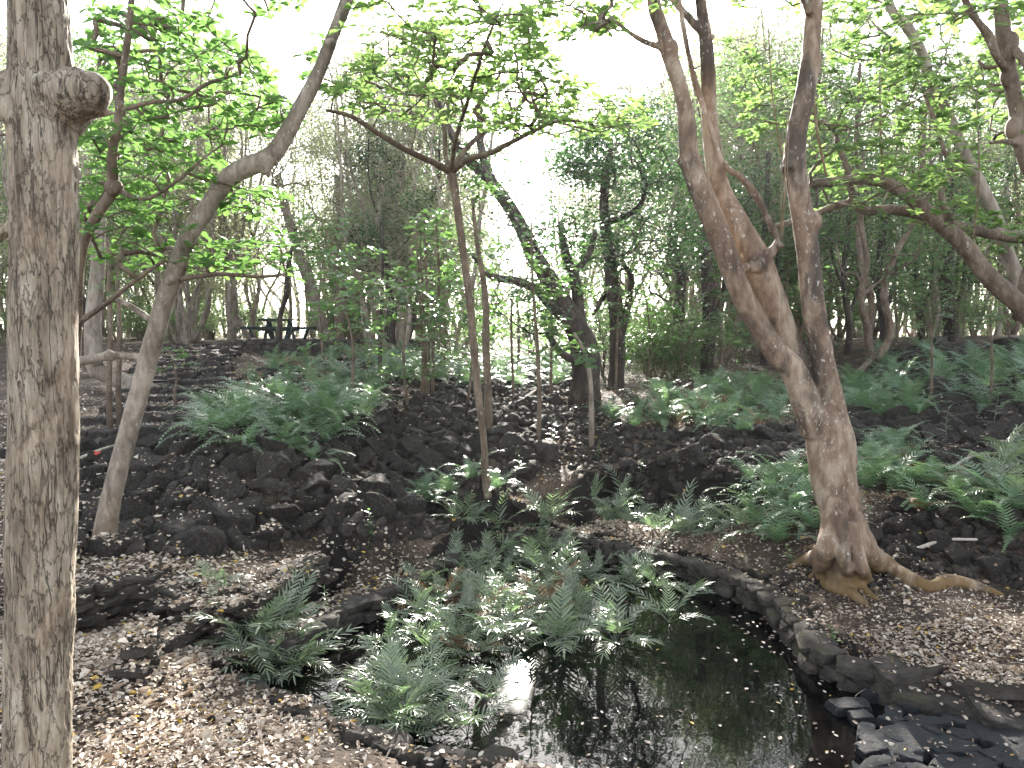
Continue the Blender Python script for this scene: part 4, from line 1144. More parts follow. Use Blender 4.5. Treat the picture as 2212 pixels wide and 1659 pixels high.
# --- T4: the slender central tree with the umbrella crown
bp4 = hit(1050, 1062); d4 = bp4[1]
t4 = tree_root(bp4, 'slender young central tree whose thin trunk opens into a wide umbrella of leaves')
A4 = limb([(1052, 1075, 14, d4), (1048, 1030, 11, d4), (1045, 950, 9, d4), (1035, 870, 10, d4), (1024, 760, 10, d4), (1015, 660, 10, d4), (1003, 560, 10, d4), (992, 480, 10, d4), (982, 410, 11, d4), (974, 372, 13, d4)], 70)
limbs4 = [A4] + [limb(q, 36) for q in [
    [(974, 372, 9, d4), (935, 350, 9, d4 - .2), (880, 325, 8, d4 - .4), (820, 290, 7, d4 - .5), (760, 252, 6, d4 - .6), (705, 238, 4, d4 - .7)],
    [(976, 372, 8, d4), (1010, 345, 8, d4 - .2), (1060, 330, 7, d4 - .5), (1110, 305, 6, d4 - .8), (1180, 270, 4, d4 - 1)],
    [(976, 372, 8, d4), (1000, 330, 7, d4 + .2), (1040, 290, 6, d4 + .4), (1090, 260, 5, d4 + .6), (1130, 220, 4, d4 + .8)],
    [(974, 372, 7, d4), (962, 330, 6, d4 + .2), (960, 280, 5, d4 + .3), (940, 220, 4, d4 + .3), (930, 150, 3, d4 + .3)],
    [(974, 372, 6, d4), (985, 300, 6, d4 - .3), (1010, 220, 5, d4 - .8), (1040, 120, 4, d4 - 1.3), (1080, 20, 3, d4 - 1.6)]]]
mb = MB()
for l in limbs4: l[:, 3] *= .82
for l in limbs4: tube(mb, l[:, :3], l[:, 3], 10, .08, 14)
rng = np.random.default_rng(401)
tg = np.vstack([in_px(rng, [(690, 210), (760, 130), (860, 60), (1000, 30), (1150, 20), (1180, 110), (1240, 170), (1400, 230), (1420, 280), (1260, 300), (1150, 290), (1000, 280), (860, 270), (760, 250)], 560, d4 - 1.9, d4 + 2.2),
                in_px(rng, [(700, 60), (820, -60), (1180, -120), (1260, 40), (1050, 60), (860, 80)], 110, d4 - 2.2, d4 + .8)])
buf, paths, cnt = colonize(np.vstack(limbs4[1:]), tg, rng, .2, .1)
branch_mesh(mb, buf, paths, cnt, .0022, .02)
mb.build('trunk', M['bark_mid'], t4, loc=bp4)
mb = MB(); rosettes(mb, buf, paths, rng, .086, (5, 9), flat=.8); mb.build('crown', M['leaf_bright'], t4, loc=bp4)

# --- T5: the big forked tree, right
d5 = float(hit(1830, 1275)[1]); bp5 = hit(1830, 1275)
t5 = tree_root(bp5, 'big reddish forked tree with spreading buttress roots on the brown litter at the pond edge')
def c3(x, y, r, d): a = C3(x, y); return (a[0], a[1], r * .5, d)
def c6(x, y, r, d): a = C6(x, y); return (a[0], a[1], r * .5313, d)
mb = MB()
tr = limb([c6(672, 230, 85, d5), c6(690, 320, 100, d5), c6(705, 480, 97, d5), c6(735, 620, 90, d5), c6(748, 740, 84, d5), c6(757, 820, 88, d5 + .02), c6(762, 890, 86, d5 + .05), c6(764, 960, 70, d5 + .08), c6(766, 1040, 50, d5 + .1)], 50)
tube(mb, tr[:, :3], tr[:, 3], 36, .03, 6)
SA = limb([c3(60, -300, 24, d5 + .1), c3(60, 0, 29, d5 + .05), c3(90, 110, 31, d5), c3(120, 220, 34, d5), c3(165, 350, 33, d5 - .05), c3(195, 480, 36, d5 - .05), c3(215, 680, 46, d5 - .05), c3(250, 790, 50, d5 - .05), c3(290, 890, 50, d5 - .05), c3(355, 1050, 50, d5 - .06), c3(405, 1185, 48, d5 - .08), c3(450, 1290, 49, d5 - .08), c3(510, 1400, 50, d5 - .08), c3(590, 1520, 53, d5 - .08), c6(540, 40, 55, d5 - .06), c6(590, 160, 62, d5 - .03), c6(640, 290, 70, d5)], 120)
SB = limb([c3(250, -300, 20, d5 + .3), c3(262, 0, 25, d5 + .25), c3(285, 180, 29, d5 + .22), c3(295, 330, 32, d5 + .2), c3(300, 500, 36, d5 + .2), c3(335, 780, 44, d5 + .15), c3(420, 980, 60, d5 + .1), c3(500, 1120, 66, d5 + .08), c3(565, 1280, 62, d5 + .08), c3(630, 1450, 54, d5 + .08), c3(690, 1600, 52, d5 + .08), c6(630, 130, 60, d5 + .06), c6(665, 290, 70, d5)], 110)
SC = limb([c3(770, -300, 34, d5), c3(755, 0, 38, d5), c3(745, 120, 40, d5), c3(735, 260, 42, d5), c3(715, 400, 44, d5), c3(680, 560, 44, d5), c3(668, 680, 48, d5), c3(680, 800, 48, d5), c3(705, 950, 50, d5), c3(725, 1100, 50, d5), c3(740, 1250, 51, d5), c3(762, 1400, 53, d5), c3(790, 1560, 54, d5), c6(672, 60, 55, d5), c6(700, 200, 60, d5), c6(725, 330, 70, d5), c6(735, 430, 70, d5)], 120)
for l in (SA, SB, SC): tube(mb, l[:, :3], l[:, 3], 28, .03, 6)
# upper thin stem from the elbow, and its stub
E = limb([c3(500, 1130, 30, d5 + .05), c3(545, 1110, 26, d5), c3(580, 1075, 22, d5 - .02), c3(600, 1045, 20, d5 - .02)], 16); tube(mb, E[:, :3], E[:, 3], 16, .1, 10)
E2 = limb([c3(595, 1030, 16, d5), c3(560, 960, 15, d5), c3(510, 860, 16, d5 + .02), c3(440, 770, 16, d5 + .03), c3(360, 710, 15, d5 + .04), c3(310, 570, 14, d5 + .05), c3(260, 420, 13, d5 + .06), c3(215, 260, 12, d5 + .06), c3(185, 100, 11, d5 + .06), c3(170, 0, 10, d5 + .06), c3(150, -150, 9, d5 + .1)], 70); tube(mb, E2[:, :3], E2[:, 3], 12, .1, 10)
BRX = limb([c3(285, 150, 18, d5 + .2), c3(240, 110, 18, d5 + .2), c3(180, 40, 17, d5 + .25), c3(120, -30, 14, d5 + .3)], 20); tube(mb, BRX[:, :3], BRX[:, 3], 12, .1, 10)
BR0 = limb([c3(110, 205, 20, d5), c3(60, 195, 16, d5), c3(10, 175, 12, d5), c3(-60, 130, 9, d5), c3(-120, 80, 7, d5)], 24); tube(mb, BR0[:, :3], BR0[:, 3], 10, .1, 10)
for a in [(420, 1175, 20, .85), (390, 1200, 26, .9), (480, 1155, 30, .9), (510, 1140, 34, 1), (130, 215, 40, 1.1), (205, 690, 50, 1.0), (265, 880, 40, .8), (625, 725, 26, 1), (740, 260, 50, 1), (660, 700, 50, 1.1), (745, 960, 52, .9)]:
    q = C3(a[0], a[1]); knob(mb, q[0], q[1], d5 - .015, a[2] * .42, int(a[0]), a[3] * 1.25)
for a in [(215, 700, 165, 695, 22, 15), (275, 885, 245, 878, 18, 14), (455, 1155, 470, 1160, 24, 13), (660, 715, 620, 725, 24, 13), (300, 165, 320, 160, 18, 12), (395, 1195, 378, 1205, 26, 20), (372, 715, 358, 700, 18, 12), (735, 60, 700, -20, 22, 16), (590, 1060, 620, 1065, 16, 14)]:
    p0, p1 = C3(a[0], a[1]), C3(a[2], a[3]); stub(mb, p0[0], p0[1], p1[0], p1[1], d5 - .06, a[4] * .5, a[5] * .5)
q0, q1 = C6(752, 600), C6(756, 600); knob(mb, q1[0], q1[1], d5 - .13, 13, 5)
# roots, lying on the terrain
def root(pts, n=50):
    q = []
    for (x, y, r) in pts:
        a = C6(x, y); h = hit(a[0], a[1]); q.append([h[0], h[1], h[2], r * .5313 * h[1] / F])
    return q
base = np.array(bp5)
def add_root(first, pts):
    """first: (crop x, crop y, radius) on the trunk at trunk depth; the rest on the ground"""
    q = []
    for (x, y, r, dd) in first:
        a = C6(x, y); p = P(a[0], a[1], d5 + dd); q.append([*p, r * .5313 * d5 / F])
    for k in root(pts): k[2] += k[3] * .35; q.append(k)
    l = catmull(q, 46); l[:, 2] += .006 * np.sin(np.arange(46) * .7); tube(mb, l[:, :3], l[:, 3], 14, .12, 9)
add_root([(775, 590, 34, -.08), (810, 700, 42, -.09), (850, 790, 46, -.08)], [(915, 858, 44), (1000, 905, 38), (1090, 940, 30), (1160, 918, 27), (1250, 930, 26), (1330, 948, 20), (1400, 968, 10)])
add_root([(800, 640, 30, .0), (845, 740, 32, .04), (890, 800, 28, .08)], [(950, 838, 20), (1010, 864, 11)])
add_root([(705, 560, 30, -.12), (690, 680, 34, -.16), (672, 780, 36, -.2)], [(660, 880, 38), (700, 935, 32), (770, 962, 26), (825, 990, 17), (850, 1012, 8)])
add_root([(735, 620, 28, -.17), (738, 740, 32, -.2), (752, 830, 28, -.23)], [(785, 900, 24), (830, 940, 20), (885, 978, 12)])
add_root([(775, 660, 30, -.15), (800, 780, 30, -.18), (825, 850, 24, -.2)], [(850, 905, 18), (870, 942, 11)])
add_root([(700, 640, 28, -.02), (675, 740, 34, -.02), (640, 795, 30, -.0)], [(595, 825, 24), (555, 838, 16), (520, 848, 9)])
add_root([(700, 700, 26, .12), (660, 765, 20, .16)], [(620, 772, 13), (580, 774, 8)])
add_root([(690, 720, 28, -.1), (660, 820, 26, -.12)], [(640, 872, 20), (612, 895, 12)])
o5 = remesh_obj(mb, 'trunk', M['bark_red'], t5, bp5, .009, disp_smooth, 8)
V5 = np.zeros(len(o5.data.vertices) * 3, np.float32); o5.data.vertices.foreach_get('co', V5); V5 = V5.reshape(-1, 3) + bp5
rng = np.random.default_rng(501)
tg = np.vstack([in_px(rng, [(1250, -80), (1480, -160), (1500, 20), (1400, 40), (1300, 10)], 40, d5 - .6, d5 + 1.2), in_px(rng, [(1480, -200), (1900, -250), (1900, 0), (1760, 20), (1560, 30)], 60, d5 - .5, d5 + 1.8),
                in_px(rng, [(1100, 20), (1300, -20), (1380, 60), (1180, 90)], 34, d5 - .3, d5 + 1.0)])
sk = np.vstack([BR0, SA[:20], SB[:20], SC[:16], E2[50:]]); buf, paths, cnt = colonize(sk, tg, rng, .2, .1)
branch_parts(t5, M['bark_grey'], bp5, buf, paths, cnt, len(sk), .0022, .015)
mb = MB(); rosettes(mb, buf, paths, rng, .085, (5, 8)); mb.build('crown', M['leaf_bright'], t5, loc=bp5)

# --- T6: arching tree entering from the right edge
d6 = 7.4
bp6 = P(2330, 900, d6); bp6[2] = float(H(bp6[0], bp6[1]))
t6 = tree_root(bp6, 'arching brown tree that leans in from the right edge and reaches left above the ferns')
LM6 = [limb([(2345, 960, 30, d6), (2290, 800, 28, d6), (2230, 690, 26, d6)] + [c3(1500, 1190, 44, d6), c3(1400, 1060, 42, d6), c3(1250, 925, 36, d6), c3(1150, 840, 32, d6), c3(1050, 785, 28, d6), c3(950, 775, 26, d6), c3(850, 785, 24, d6), c3(740, 795, 20, d6 - .1)], 90),
       limb([c3(1640, 1370, 40, d6 + .1), c3(1700, 1060, 38, d6 + .4), c3(1600, 1020, 34, d6 + .5), c3(1480, 1000, 30, d6 + .5), c3(1380, 980, 28, d6 + .4), c3(1220, 930, 26, d6 + .3), c3(1080, 905, 24, d6 + .3), c3(970, 910, 22, d6 + .2), c3(925, 860, 18, d6 + .2), c3(890, 720, 15, d6 + .2), c3(860, 640, 14, d6 + .2), c3(830, 545, 13, d6 + .1), c3(740, 520, 9, d6)], 90),
       limb([c3(930, 870, 16, d6 + .2), c3(840, 890, 18, d6 + .3), c3(760, 925, 17, d6 + .4), c3(650, 960, 16, d6 + .5), c3(570, 985, 12, d6 + .6)], 40),
       limb([c3(1350, 980, 18, d6), c3(1300, 830, 16, d6 - .1), c3(1340, 750, 16, d6 - .1), c3(1310, 640, 11, d6 - .1), c3(1270, 520, 10, d6), c3(1220, 380, 8, d6)], 50),
       limb([c3(830, 575, 9, d6 + .1), c3(950, 540, 9, d6), c3(1080, 490, 8, d6 - .1), c3(1200, 430, 7, d6 - .2), c3(1290, 350, 5, d6 - .2)], 40)]
mb = MB()
for l in LM6: tube(mb, l[:, :3], l[:, 3], 16, .09, 8)
remesh_obj(mb, 'trunk', M['bark_mid'], t6, bp6, .014, disp_smooth, 2)
rng = np.random.default_rng(601)
tg = np.vstack([in_px(rng, [(1560, 60), (1700, 150), (1900, 100), (2100, 200), (2150, 360), (2000, 420), (1800, 360), (1600, 300)], 300, d6 - 1.2, d6 + 2.2), in_px(rng, [(1750, 350), (2000, 380), (2250, 480), (2200, 560), (1950, 470), (1780, 440)], 100, d6 - .8, d6 + 1.5)])
sk = np.vstack([l[20:] for l in LM6]); buf, paths, cnt = colonize(sk, tg, rng, .22, .12)
branch_parts(t6, M['bark_mid'], bp6, buf, paths, cnt, len(sk), .0022, .016)
mb = MB(); rosettes(mb, buf, paths, rng, .085, (5, 9), L_OVAL, along=1); mb.build('crown', M['leaf_bright'], t6, loc=bp6)

# --- T7: straight grey tree crossing behind it
d7 = 8.6
bp7 = P(2270, 860, d7); bp7[2] = float(H(bp7[0], bp7[1]))
t7 = tree_root(bp7, 'straight pale tree leaning left behind the arching one at the right edge')
LM7 = [limb([(2290, 960, 20, d7), (2240, 740, 19, d7)] + [c3(1640, 1240, 38, d7), c3(1580, 1080, 34, d7), c3(1540, 950, 32, d7), c3(1470, 800, 30, d7), c3(1400, 660, 28, d7), c3(1330, 500, 26, d7), c3(1255, 350, 25, d7), c3(1215, 220, 22, d7), c3(1150, 110, 24, d7), c3(1090, 50, 20, d7), c3(1050, -100, 18, d7)], 80)]
mb = MB()
for l in LM7: tube(mb, l[:, :3], l[:, 3], 16, .06, 8)
rng = np.random.default_rng(701)
tg = np.vstack([in_px(rng, [(1780, 0), (2000, -40), (2150, 60), (2212, 220), (2050, 230), (1900, 160), (1790, 120)], 190, d7 - 1.5, d7 + 1.5), in_px(rng, [(1700, -200), (2200, -200), (2200, 20), (1800, 20)], 25, d7 - 1.5, d7 + 1.5)])
buf, paths, cnt = colonize(LM7[0][35:], tg, rng, .25, .12); branch_mesh(mb, buf, paths, cnt, .0024, .018)
mb.build('trunk', M['bark_pale'], t7, loc=bp7)
mb = MB(); rosettes(mb, buf, paths, rng, .095, (5, 9), L_OVAL, along=1); mb.build('crown', M['leaf_bright'], t7, loc=bp7)

# --- T8: knotty limbs in the upper right corner
d8 = 5.2
bp8 = P(2420, 1200, d8); bp8[2] = float(H(bp8[0], bp8[1]))
t8 = tree_root(bp8, 'knotty dark-limbed tree hanging into the upper right corner')
LM8 = [limb([(2420, 1300, 26, d8), (2400, 900, 24, d8), (2340, 600, 22, d8), (2250, 420, 20, d8)] + [c3(1650, 640, 36, d8), c3(1630, 500, 36, d8), c3(1600, 330, 36, d8), c3(1575, 180, 36, d8), c3(1560, 60, 34, d8), c3(1560, -80, 30, d8)], 70),
       limb([c3(1600, 330, 22, d8), c3(1540, 240, 20, d8 - .1), c3(1510, 160, 20, d8 - .1), c3(1440, 70, 18, d8 - .1), c3(1400, -10, 16, d8 - .1), c3(1380, -120, 12, d8)], 40),
       limb([c3(1600, 190, 24, d8), c3(1640, 240, 22, d8 - .1), c3(1700, 320, 20, d8 - .2)], 20),
       limb([c3(1540, 290, 14, d8), c3(1490, 290, 12, d8), c3(1460, 260, 8, d8)], 16), limb([c3(1640, 620, 20, d8), c3(1570, 610, 13, d8 - .1), c3(1510, 618, 9, d8 - .1)], 16),
       limb([c3(1430, 62, 9, d8 - .1), c3(1340, 55, 8, d8 - .1), c3(1240, 64, 7, d8 - .1), c3(1160, 62, 5, d8 - .1)], 30)]
mb = MB()
for l in LM8: tube(mb, l[:, :3], l[:, 3], 18, .12, 9)
for a in [(1600, 185, 34), (1590, 330, 34), (1615, 550, 34)]:
    q = C3(a[0], a[1]); knob(mb, q[0], q[1], d8 - .01, a[2] * .5, a[0], 1.4)
remesh_obj(mb, 'trunk', M['bark_mid'], t8, bp8, .01, disp_smooth, 2)
rng = np.random.default_rng(801)
tg = np.vstack([in_px(rng, [(1960, -40), (2230, -60), (2260, 120), (2120, 60), (2000, 60)], 50, d8 - .5, d8 + 1.2), in_px(rng, [(2100, 120), (2212, 100), (2260, 300), (2140, 330), (2090, 220)], 36, d8 - .2, d8 + 1.2)])
sk = np.vstack([l[10:] for l in LM8]); buf, paths, cnt = colonize(sk, tg, rng, .2, .12)
branch_parts(t8, M['bark_mid'], bp8, buf, paths, cnt, len(sk), .0022, .012)
mb = MB(); rosettes(mb, buf, paths, rng, .09, (5, 8)); mb.build('crown', M['leaf_bright'], t8, loc=bp8)

# --- dark crooked trees in the middle distance
def c2(x, y, r, d): a = C2(x, y); return (a[0], a[1], r * .5, d)
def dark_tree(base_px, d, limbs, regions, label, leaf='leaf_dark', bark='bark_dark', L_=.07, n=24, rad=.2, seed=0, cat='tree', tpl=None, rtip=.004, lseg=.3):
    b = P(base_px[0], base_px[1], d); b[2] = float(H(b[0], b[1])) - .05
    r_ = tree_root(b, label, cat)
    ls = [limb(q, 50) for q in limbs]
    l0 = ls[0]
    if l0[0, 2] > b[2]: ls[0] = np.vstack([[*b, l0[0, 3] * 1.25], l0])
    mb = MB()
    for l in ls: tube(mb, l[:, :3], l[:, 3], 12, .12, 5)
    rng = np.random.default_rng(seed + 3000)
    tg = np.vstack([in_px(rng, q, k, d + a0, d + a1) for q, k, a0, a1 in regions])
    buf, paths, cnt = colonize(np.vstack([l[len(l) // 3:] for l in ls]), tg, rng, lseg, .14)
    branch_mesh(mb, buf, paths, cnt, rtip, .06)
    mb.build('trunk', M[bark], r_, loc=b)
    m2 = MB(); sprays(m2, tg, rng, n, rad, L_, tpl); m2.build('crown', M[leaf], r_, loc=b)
    return r_
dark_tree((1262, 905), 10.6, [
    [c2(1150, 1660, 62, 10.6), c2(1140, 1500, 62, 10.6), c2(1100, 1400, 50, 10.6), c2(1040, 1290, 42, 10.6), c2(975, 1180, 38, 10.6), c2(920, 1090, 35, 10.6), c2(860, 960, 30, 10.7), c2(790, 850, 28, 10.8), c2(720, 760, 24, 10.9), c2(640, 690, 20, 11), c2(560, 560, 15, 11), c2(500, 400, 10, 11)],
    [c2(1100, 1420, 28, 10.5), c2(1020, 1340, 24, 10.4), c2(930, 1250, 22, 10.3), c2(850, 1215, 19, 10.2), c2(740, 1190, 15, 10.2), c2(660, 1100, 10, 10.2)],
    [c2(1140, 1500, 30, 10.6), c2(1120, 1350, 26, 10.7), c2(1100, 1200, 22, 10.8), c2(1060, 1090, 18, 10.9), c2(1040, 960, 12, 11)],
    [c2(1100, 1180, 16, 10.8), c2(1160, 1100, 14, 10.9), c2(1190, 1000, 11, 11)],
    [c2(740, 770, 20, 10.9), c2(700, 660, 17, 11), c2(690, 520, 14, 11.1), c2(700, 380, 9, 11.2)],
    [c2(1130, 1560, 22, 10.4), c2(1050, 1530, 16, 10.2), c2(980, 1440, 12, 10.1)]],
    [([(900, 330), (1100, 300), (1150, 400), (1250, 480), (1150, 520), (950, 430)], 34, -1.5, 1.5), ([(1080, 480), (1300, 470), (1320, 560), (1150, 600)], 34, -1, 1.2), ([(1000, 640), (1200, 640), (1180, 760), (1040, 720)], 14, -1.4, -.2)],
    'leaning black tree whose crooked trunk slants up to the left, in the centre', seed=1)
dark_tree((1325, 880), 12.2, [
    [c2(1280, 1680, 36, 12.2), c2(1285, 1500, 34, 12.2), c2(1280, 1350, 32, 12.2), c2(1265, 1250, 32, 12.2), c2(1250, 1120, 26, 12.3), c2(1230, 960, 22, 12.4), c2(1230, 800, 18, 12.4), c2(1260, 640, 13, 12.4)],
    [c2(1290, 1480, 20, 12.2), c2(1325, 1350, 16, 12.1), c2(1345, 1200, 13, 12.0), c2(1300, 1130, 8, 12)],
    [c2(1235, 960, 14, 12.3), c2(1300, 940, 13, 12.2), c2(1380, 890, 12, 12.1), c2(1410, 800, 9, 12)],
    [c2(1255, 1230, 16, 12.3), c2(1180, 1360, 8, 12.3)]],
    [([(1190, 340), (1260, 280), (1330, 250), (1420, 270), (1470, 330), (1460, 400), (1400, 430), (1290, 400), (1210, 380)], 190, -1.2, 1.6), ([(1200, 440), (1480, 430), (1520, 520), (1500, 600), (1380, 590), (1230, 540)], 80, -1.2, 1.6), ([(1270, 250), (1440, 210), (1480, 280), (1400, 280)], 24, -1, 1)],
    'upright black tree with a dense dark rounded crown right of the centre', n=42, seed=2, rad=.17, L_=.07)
dark_tree((1470, 860), 14.5, [
    [(1470, 880, 15, 14.5), (1472, 760, 14, 14.5), (1466, 680, 13, 14.5), (1470, 600, 11, 14.6), (1450, 500, 8, 14.6)], [(1474, 740, 8, 14.5), (1510, 700, 7, 14.4), (1540, 650, 6, 14.4), (1530, 560, 5, 14.4)]],
    [([(1400, 480), (1560, 470), (1590, 600), (1420, 610)], 50, -1.2, 1.5)], 'dark trunk seen in the gap just left of the forked tree', seed=3, rad=.22)
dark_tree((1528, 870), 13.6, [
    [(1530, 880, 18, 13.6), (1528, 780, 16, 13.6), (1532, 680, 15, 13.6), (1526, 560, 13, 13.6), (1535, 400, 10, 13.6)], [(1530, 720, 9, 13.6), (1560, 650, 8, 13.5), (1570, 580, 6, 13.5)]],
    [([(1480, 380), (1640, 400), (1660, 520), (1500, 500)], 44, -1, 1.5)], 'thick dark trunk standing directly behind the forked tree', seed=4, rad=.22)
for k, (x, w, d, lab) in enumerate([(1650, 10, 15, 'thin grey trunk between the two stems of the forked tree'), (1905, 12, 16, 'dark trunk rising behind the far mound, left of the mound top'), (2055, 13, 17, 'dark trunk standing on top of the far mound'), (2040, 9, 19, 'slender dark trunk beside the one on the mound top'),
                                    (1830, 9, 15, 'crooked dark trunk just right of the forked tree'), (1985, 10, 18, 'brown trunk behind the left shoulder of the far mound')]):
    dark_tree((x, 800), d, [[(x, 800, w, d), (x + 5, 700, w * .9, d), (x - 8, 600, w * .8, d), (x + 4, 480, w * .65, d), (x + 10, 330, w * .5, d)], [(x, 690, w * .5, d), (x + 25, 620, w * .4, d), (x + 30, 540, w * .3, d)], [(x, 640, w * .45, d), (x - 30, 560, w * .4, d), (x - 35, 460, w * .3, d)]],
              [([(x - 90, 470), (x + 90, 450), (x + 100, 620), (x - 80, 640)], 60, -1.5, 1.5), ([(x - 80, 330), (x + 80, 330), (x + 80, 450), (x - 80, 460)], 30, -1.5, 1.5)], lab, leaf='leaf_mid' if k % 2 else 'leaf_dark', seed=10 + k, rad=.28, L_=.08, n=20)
# pale leaning trunks behind the table and dark snag in front
dark_tree((705, 728), 26.5, [[(706, 735, 15, 26.5), (692, 690, 14, 26.5), (668, 610, 13, 26.5), (650, 560, 12, 26.5), (625, 480, 10, 26.5), (600, 380, 8, 26.5)]], [([(540, 280), (720, 260), (740, 400), (560, 420)], 60, -2, 2)], 'thick pale trunk leaning left just right of the picnic table', leaf='leaf_pale', bark='bark_pale', seed=30, rad=.4, L_=.1, rtip=.008, lseg=.6)
dark_tree((730, 725), 26, [[(732, 735, 14, 26), (735, 660, 12, 26), (720, 580, 10, 26), (735, 480, 9, 26), (728, 380, 7, 26)], [(735, 660, 7, 26), (765, 640, 6, 26), (790, 600, 5, 26)]], [([(660, 480), (800, 460), (820, 570), (680, 600)], 60, -2, 2)], 'brown forked trunk beside the thick pale leaning one, right of the table', leaf='leaf_mid', bark='bark_mid', seed=31, rad=.4, L_=.1, rtip=.008, lseg=.6)
dark_tree((600, 775), 20.5, [[(598, 785, 13, 20.5), (602, 745, 8, 20.5), (606, 680, 6, 20.5), (618, 640, 6, 20.5), (622, 580, 5, 20.5), (640, 490, 3, 20.5)]], [([(560, 490), (700, 470), (700, 560), (580, 590)], 26, -1, 1)], 'black crooked snag standing in front of the picnic table', leaf='leaf_mid', seed=32, rad=.3, L_=.09)
dark_tree((345, 745), 13, [[(205, 800, 20, 13), (200, 700, 19, 13), (210, 600, 17, 13), (215, 480, 14, 13), (230, 350, 11, 13)]], [([(150, 300), (330, 280), (340, 420), (170, 460)], 40, -1.5, 1.5)], 'thick grey trunk seen in the gap right of the scaly trunk', leaf='leaf_mid', bark='bark_pale', seed=33, rad=.3, L_=.08)

# saplings: thin stems with a few leaves
def sapling(pts, d, regions, label, leaf='leaf_mid', L_=.09, seed=0, group=None, nl=(3, 6), bark='bark_mid'):
    l = limb([(a, b, r, d) for a, b, r in pts], 40)
    b = l[0, :3].copy(); b[2] = float(H(b[0], b[1])) - .03
    r_ = tree_root(b, label, 'sapling', group, 'sapling')
    if l[0, 2] > b[2] + .02: l = np.vstack([[*b, l[0, 3] * 1.1], l])
    mb = MB(); tube(mb, l[:, :3], l[:, 3], 8, .1, 12)
    rng = np.random.default_rng(seed + 5000)
    tg = np.vstack([in_px(rng, q, k, d - a, d + a) for q, k, a in regions])
    buf, paths, cnt = colonize(l[12:], tg, rng, .2, .1, zpen=.2); branch_mesh(mb, buf, paths, cnt, .0018, .006)
    mb.build('stem', M[bark], r_, loc=b)
    m2 = MB(); rosettes(m2, buf, paths, rng, L_, nl, along=1); m2.build('leaves', M[leaf], r_, loc=b)
sapling([(1055, 870, 9), (1050, 760, 8), (1048, 640, 7), (1030, 520, 5), (1020, 430, 3)], 8.8, [([(960, 500), (1120, 480), (1180, 640), (1000, 700)], 46, .9), ([(1010, 380), (1110, 370), (1100, 430), (1020, 450)], 12, .5)], 'second slender stem just right of the umbrella tree trunk', 'leaf_big', seed=1)
sapling([(1278, 915, 6), (1275, 820, 5), (1262, 760, 4), (1240, 720, 3)], 8.6, [([(1140, 690), (1300, 680), (1290, 790), (1160, 780)], 30, .5)], 'small pale sapling with round leaves in front of the leaning black tree', 'leaf_big', .1, seed=2, bark='bark_pale')
sapling([(1163, 960, 5), (1165, 860, 5), (1160, 740, 4), (1150, 600, 3), (1148, 480, 2)], 8.6, [([(1080, 560), (1240, 540), (1260, 660), (1090, 680)], 34, .7)], 'thin straight stem in the middle of the slope', 'leaf_big', seed=3)
sapling([(820, 825, 5), (822, 720, 4.5), (826, 600, 4), (826, 480, 2)], 12, [([(740, 600), (900, 580), (920, 700), (760, 720)], 50, 1)], 'thin dark stem standing alone at the right end of the left fern slope', 'leaf_big', .12, seed=4, bark='bark_dark')
for k, (x0, x1) in enumerate([(912, 905), (918, 912), (925, 922), (935, 948)]):
    sapling([(x0, 850, 3.5), (x0 + 1, 740, 3), (x1, 620, 3), (x1 - 6, 470, 2)], 11 + .1 * k, [([(830, 560), (1000, 560), (1000, 700), (840, 700)], 16, .8), ([(870, 460), (960, 450), (960, 560), (880, 560)], 8, .6)], 'one of four thin stems growing tightly together left of the umbrella tree', 'leaf_big', .12, seed=5 + k, group='thin stems in a cluster')
for k, (x, y, d, h, lab) in enumerate([(235, 840, 9.5, 330, 'slim grey stem left of the stairs, nearest the scaly trunk'), (255, 830, 10, 260, 'second slim grey stem left of the stairs'), (378, 845, 11, 60, 'short brown stem standing at the stairs'), (1118, 800, 17, 180, 'thin stem on the bright ridge'),
                                       (2010, 880, 9.5, 230, 'whip-thin pale stem rising from the ferns right of the forked tree'), (2140, 860, 9, 200, 'thin stem in the sunlit ferns near the right edge')]):
    sapling([(x, y, 7 if k < 2 else 4), (x + 3, y - h * .4, 6 if k < 2 else 3), (x - 2, y - h, 3 if k < 2 else 1.5)], d, [([(x - 60, y - h - 60), (x + 60, y - h - 50), (x + 50, y - h * .6), (x - 50, y - h * .6)], 14, .6)], lab, 'leaf_mid', .08, seed=20 + k)

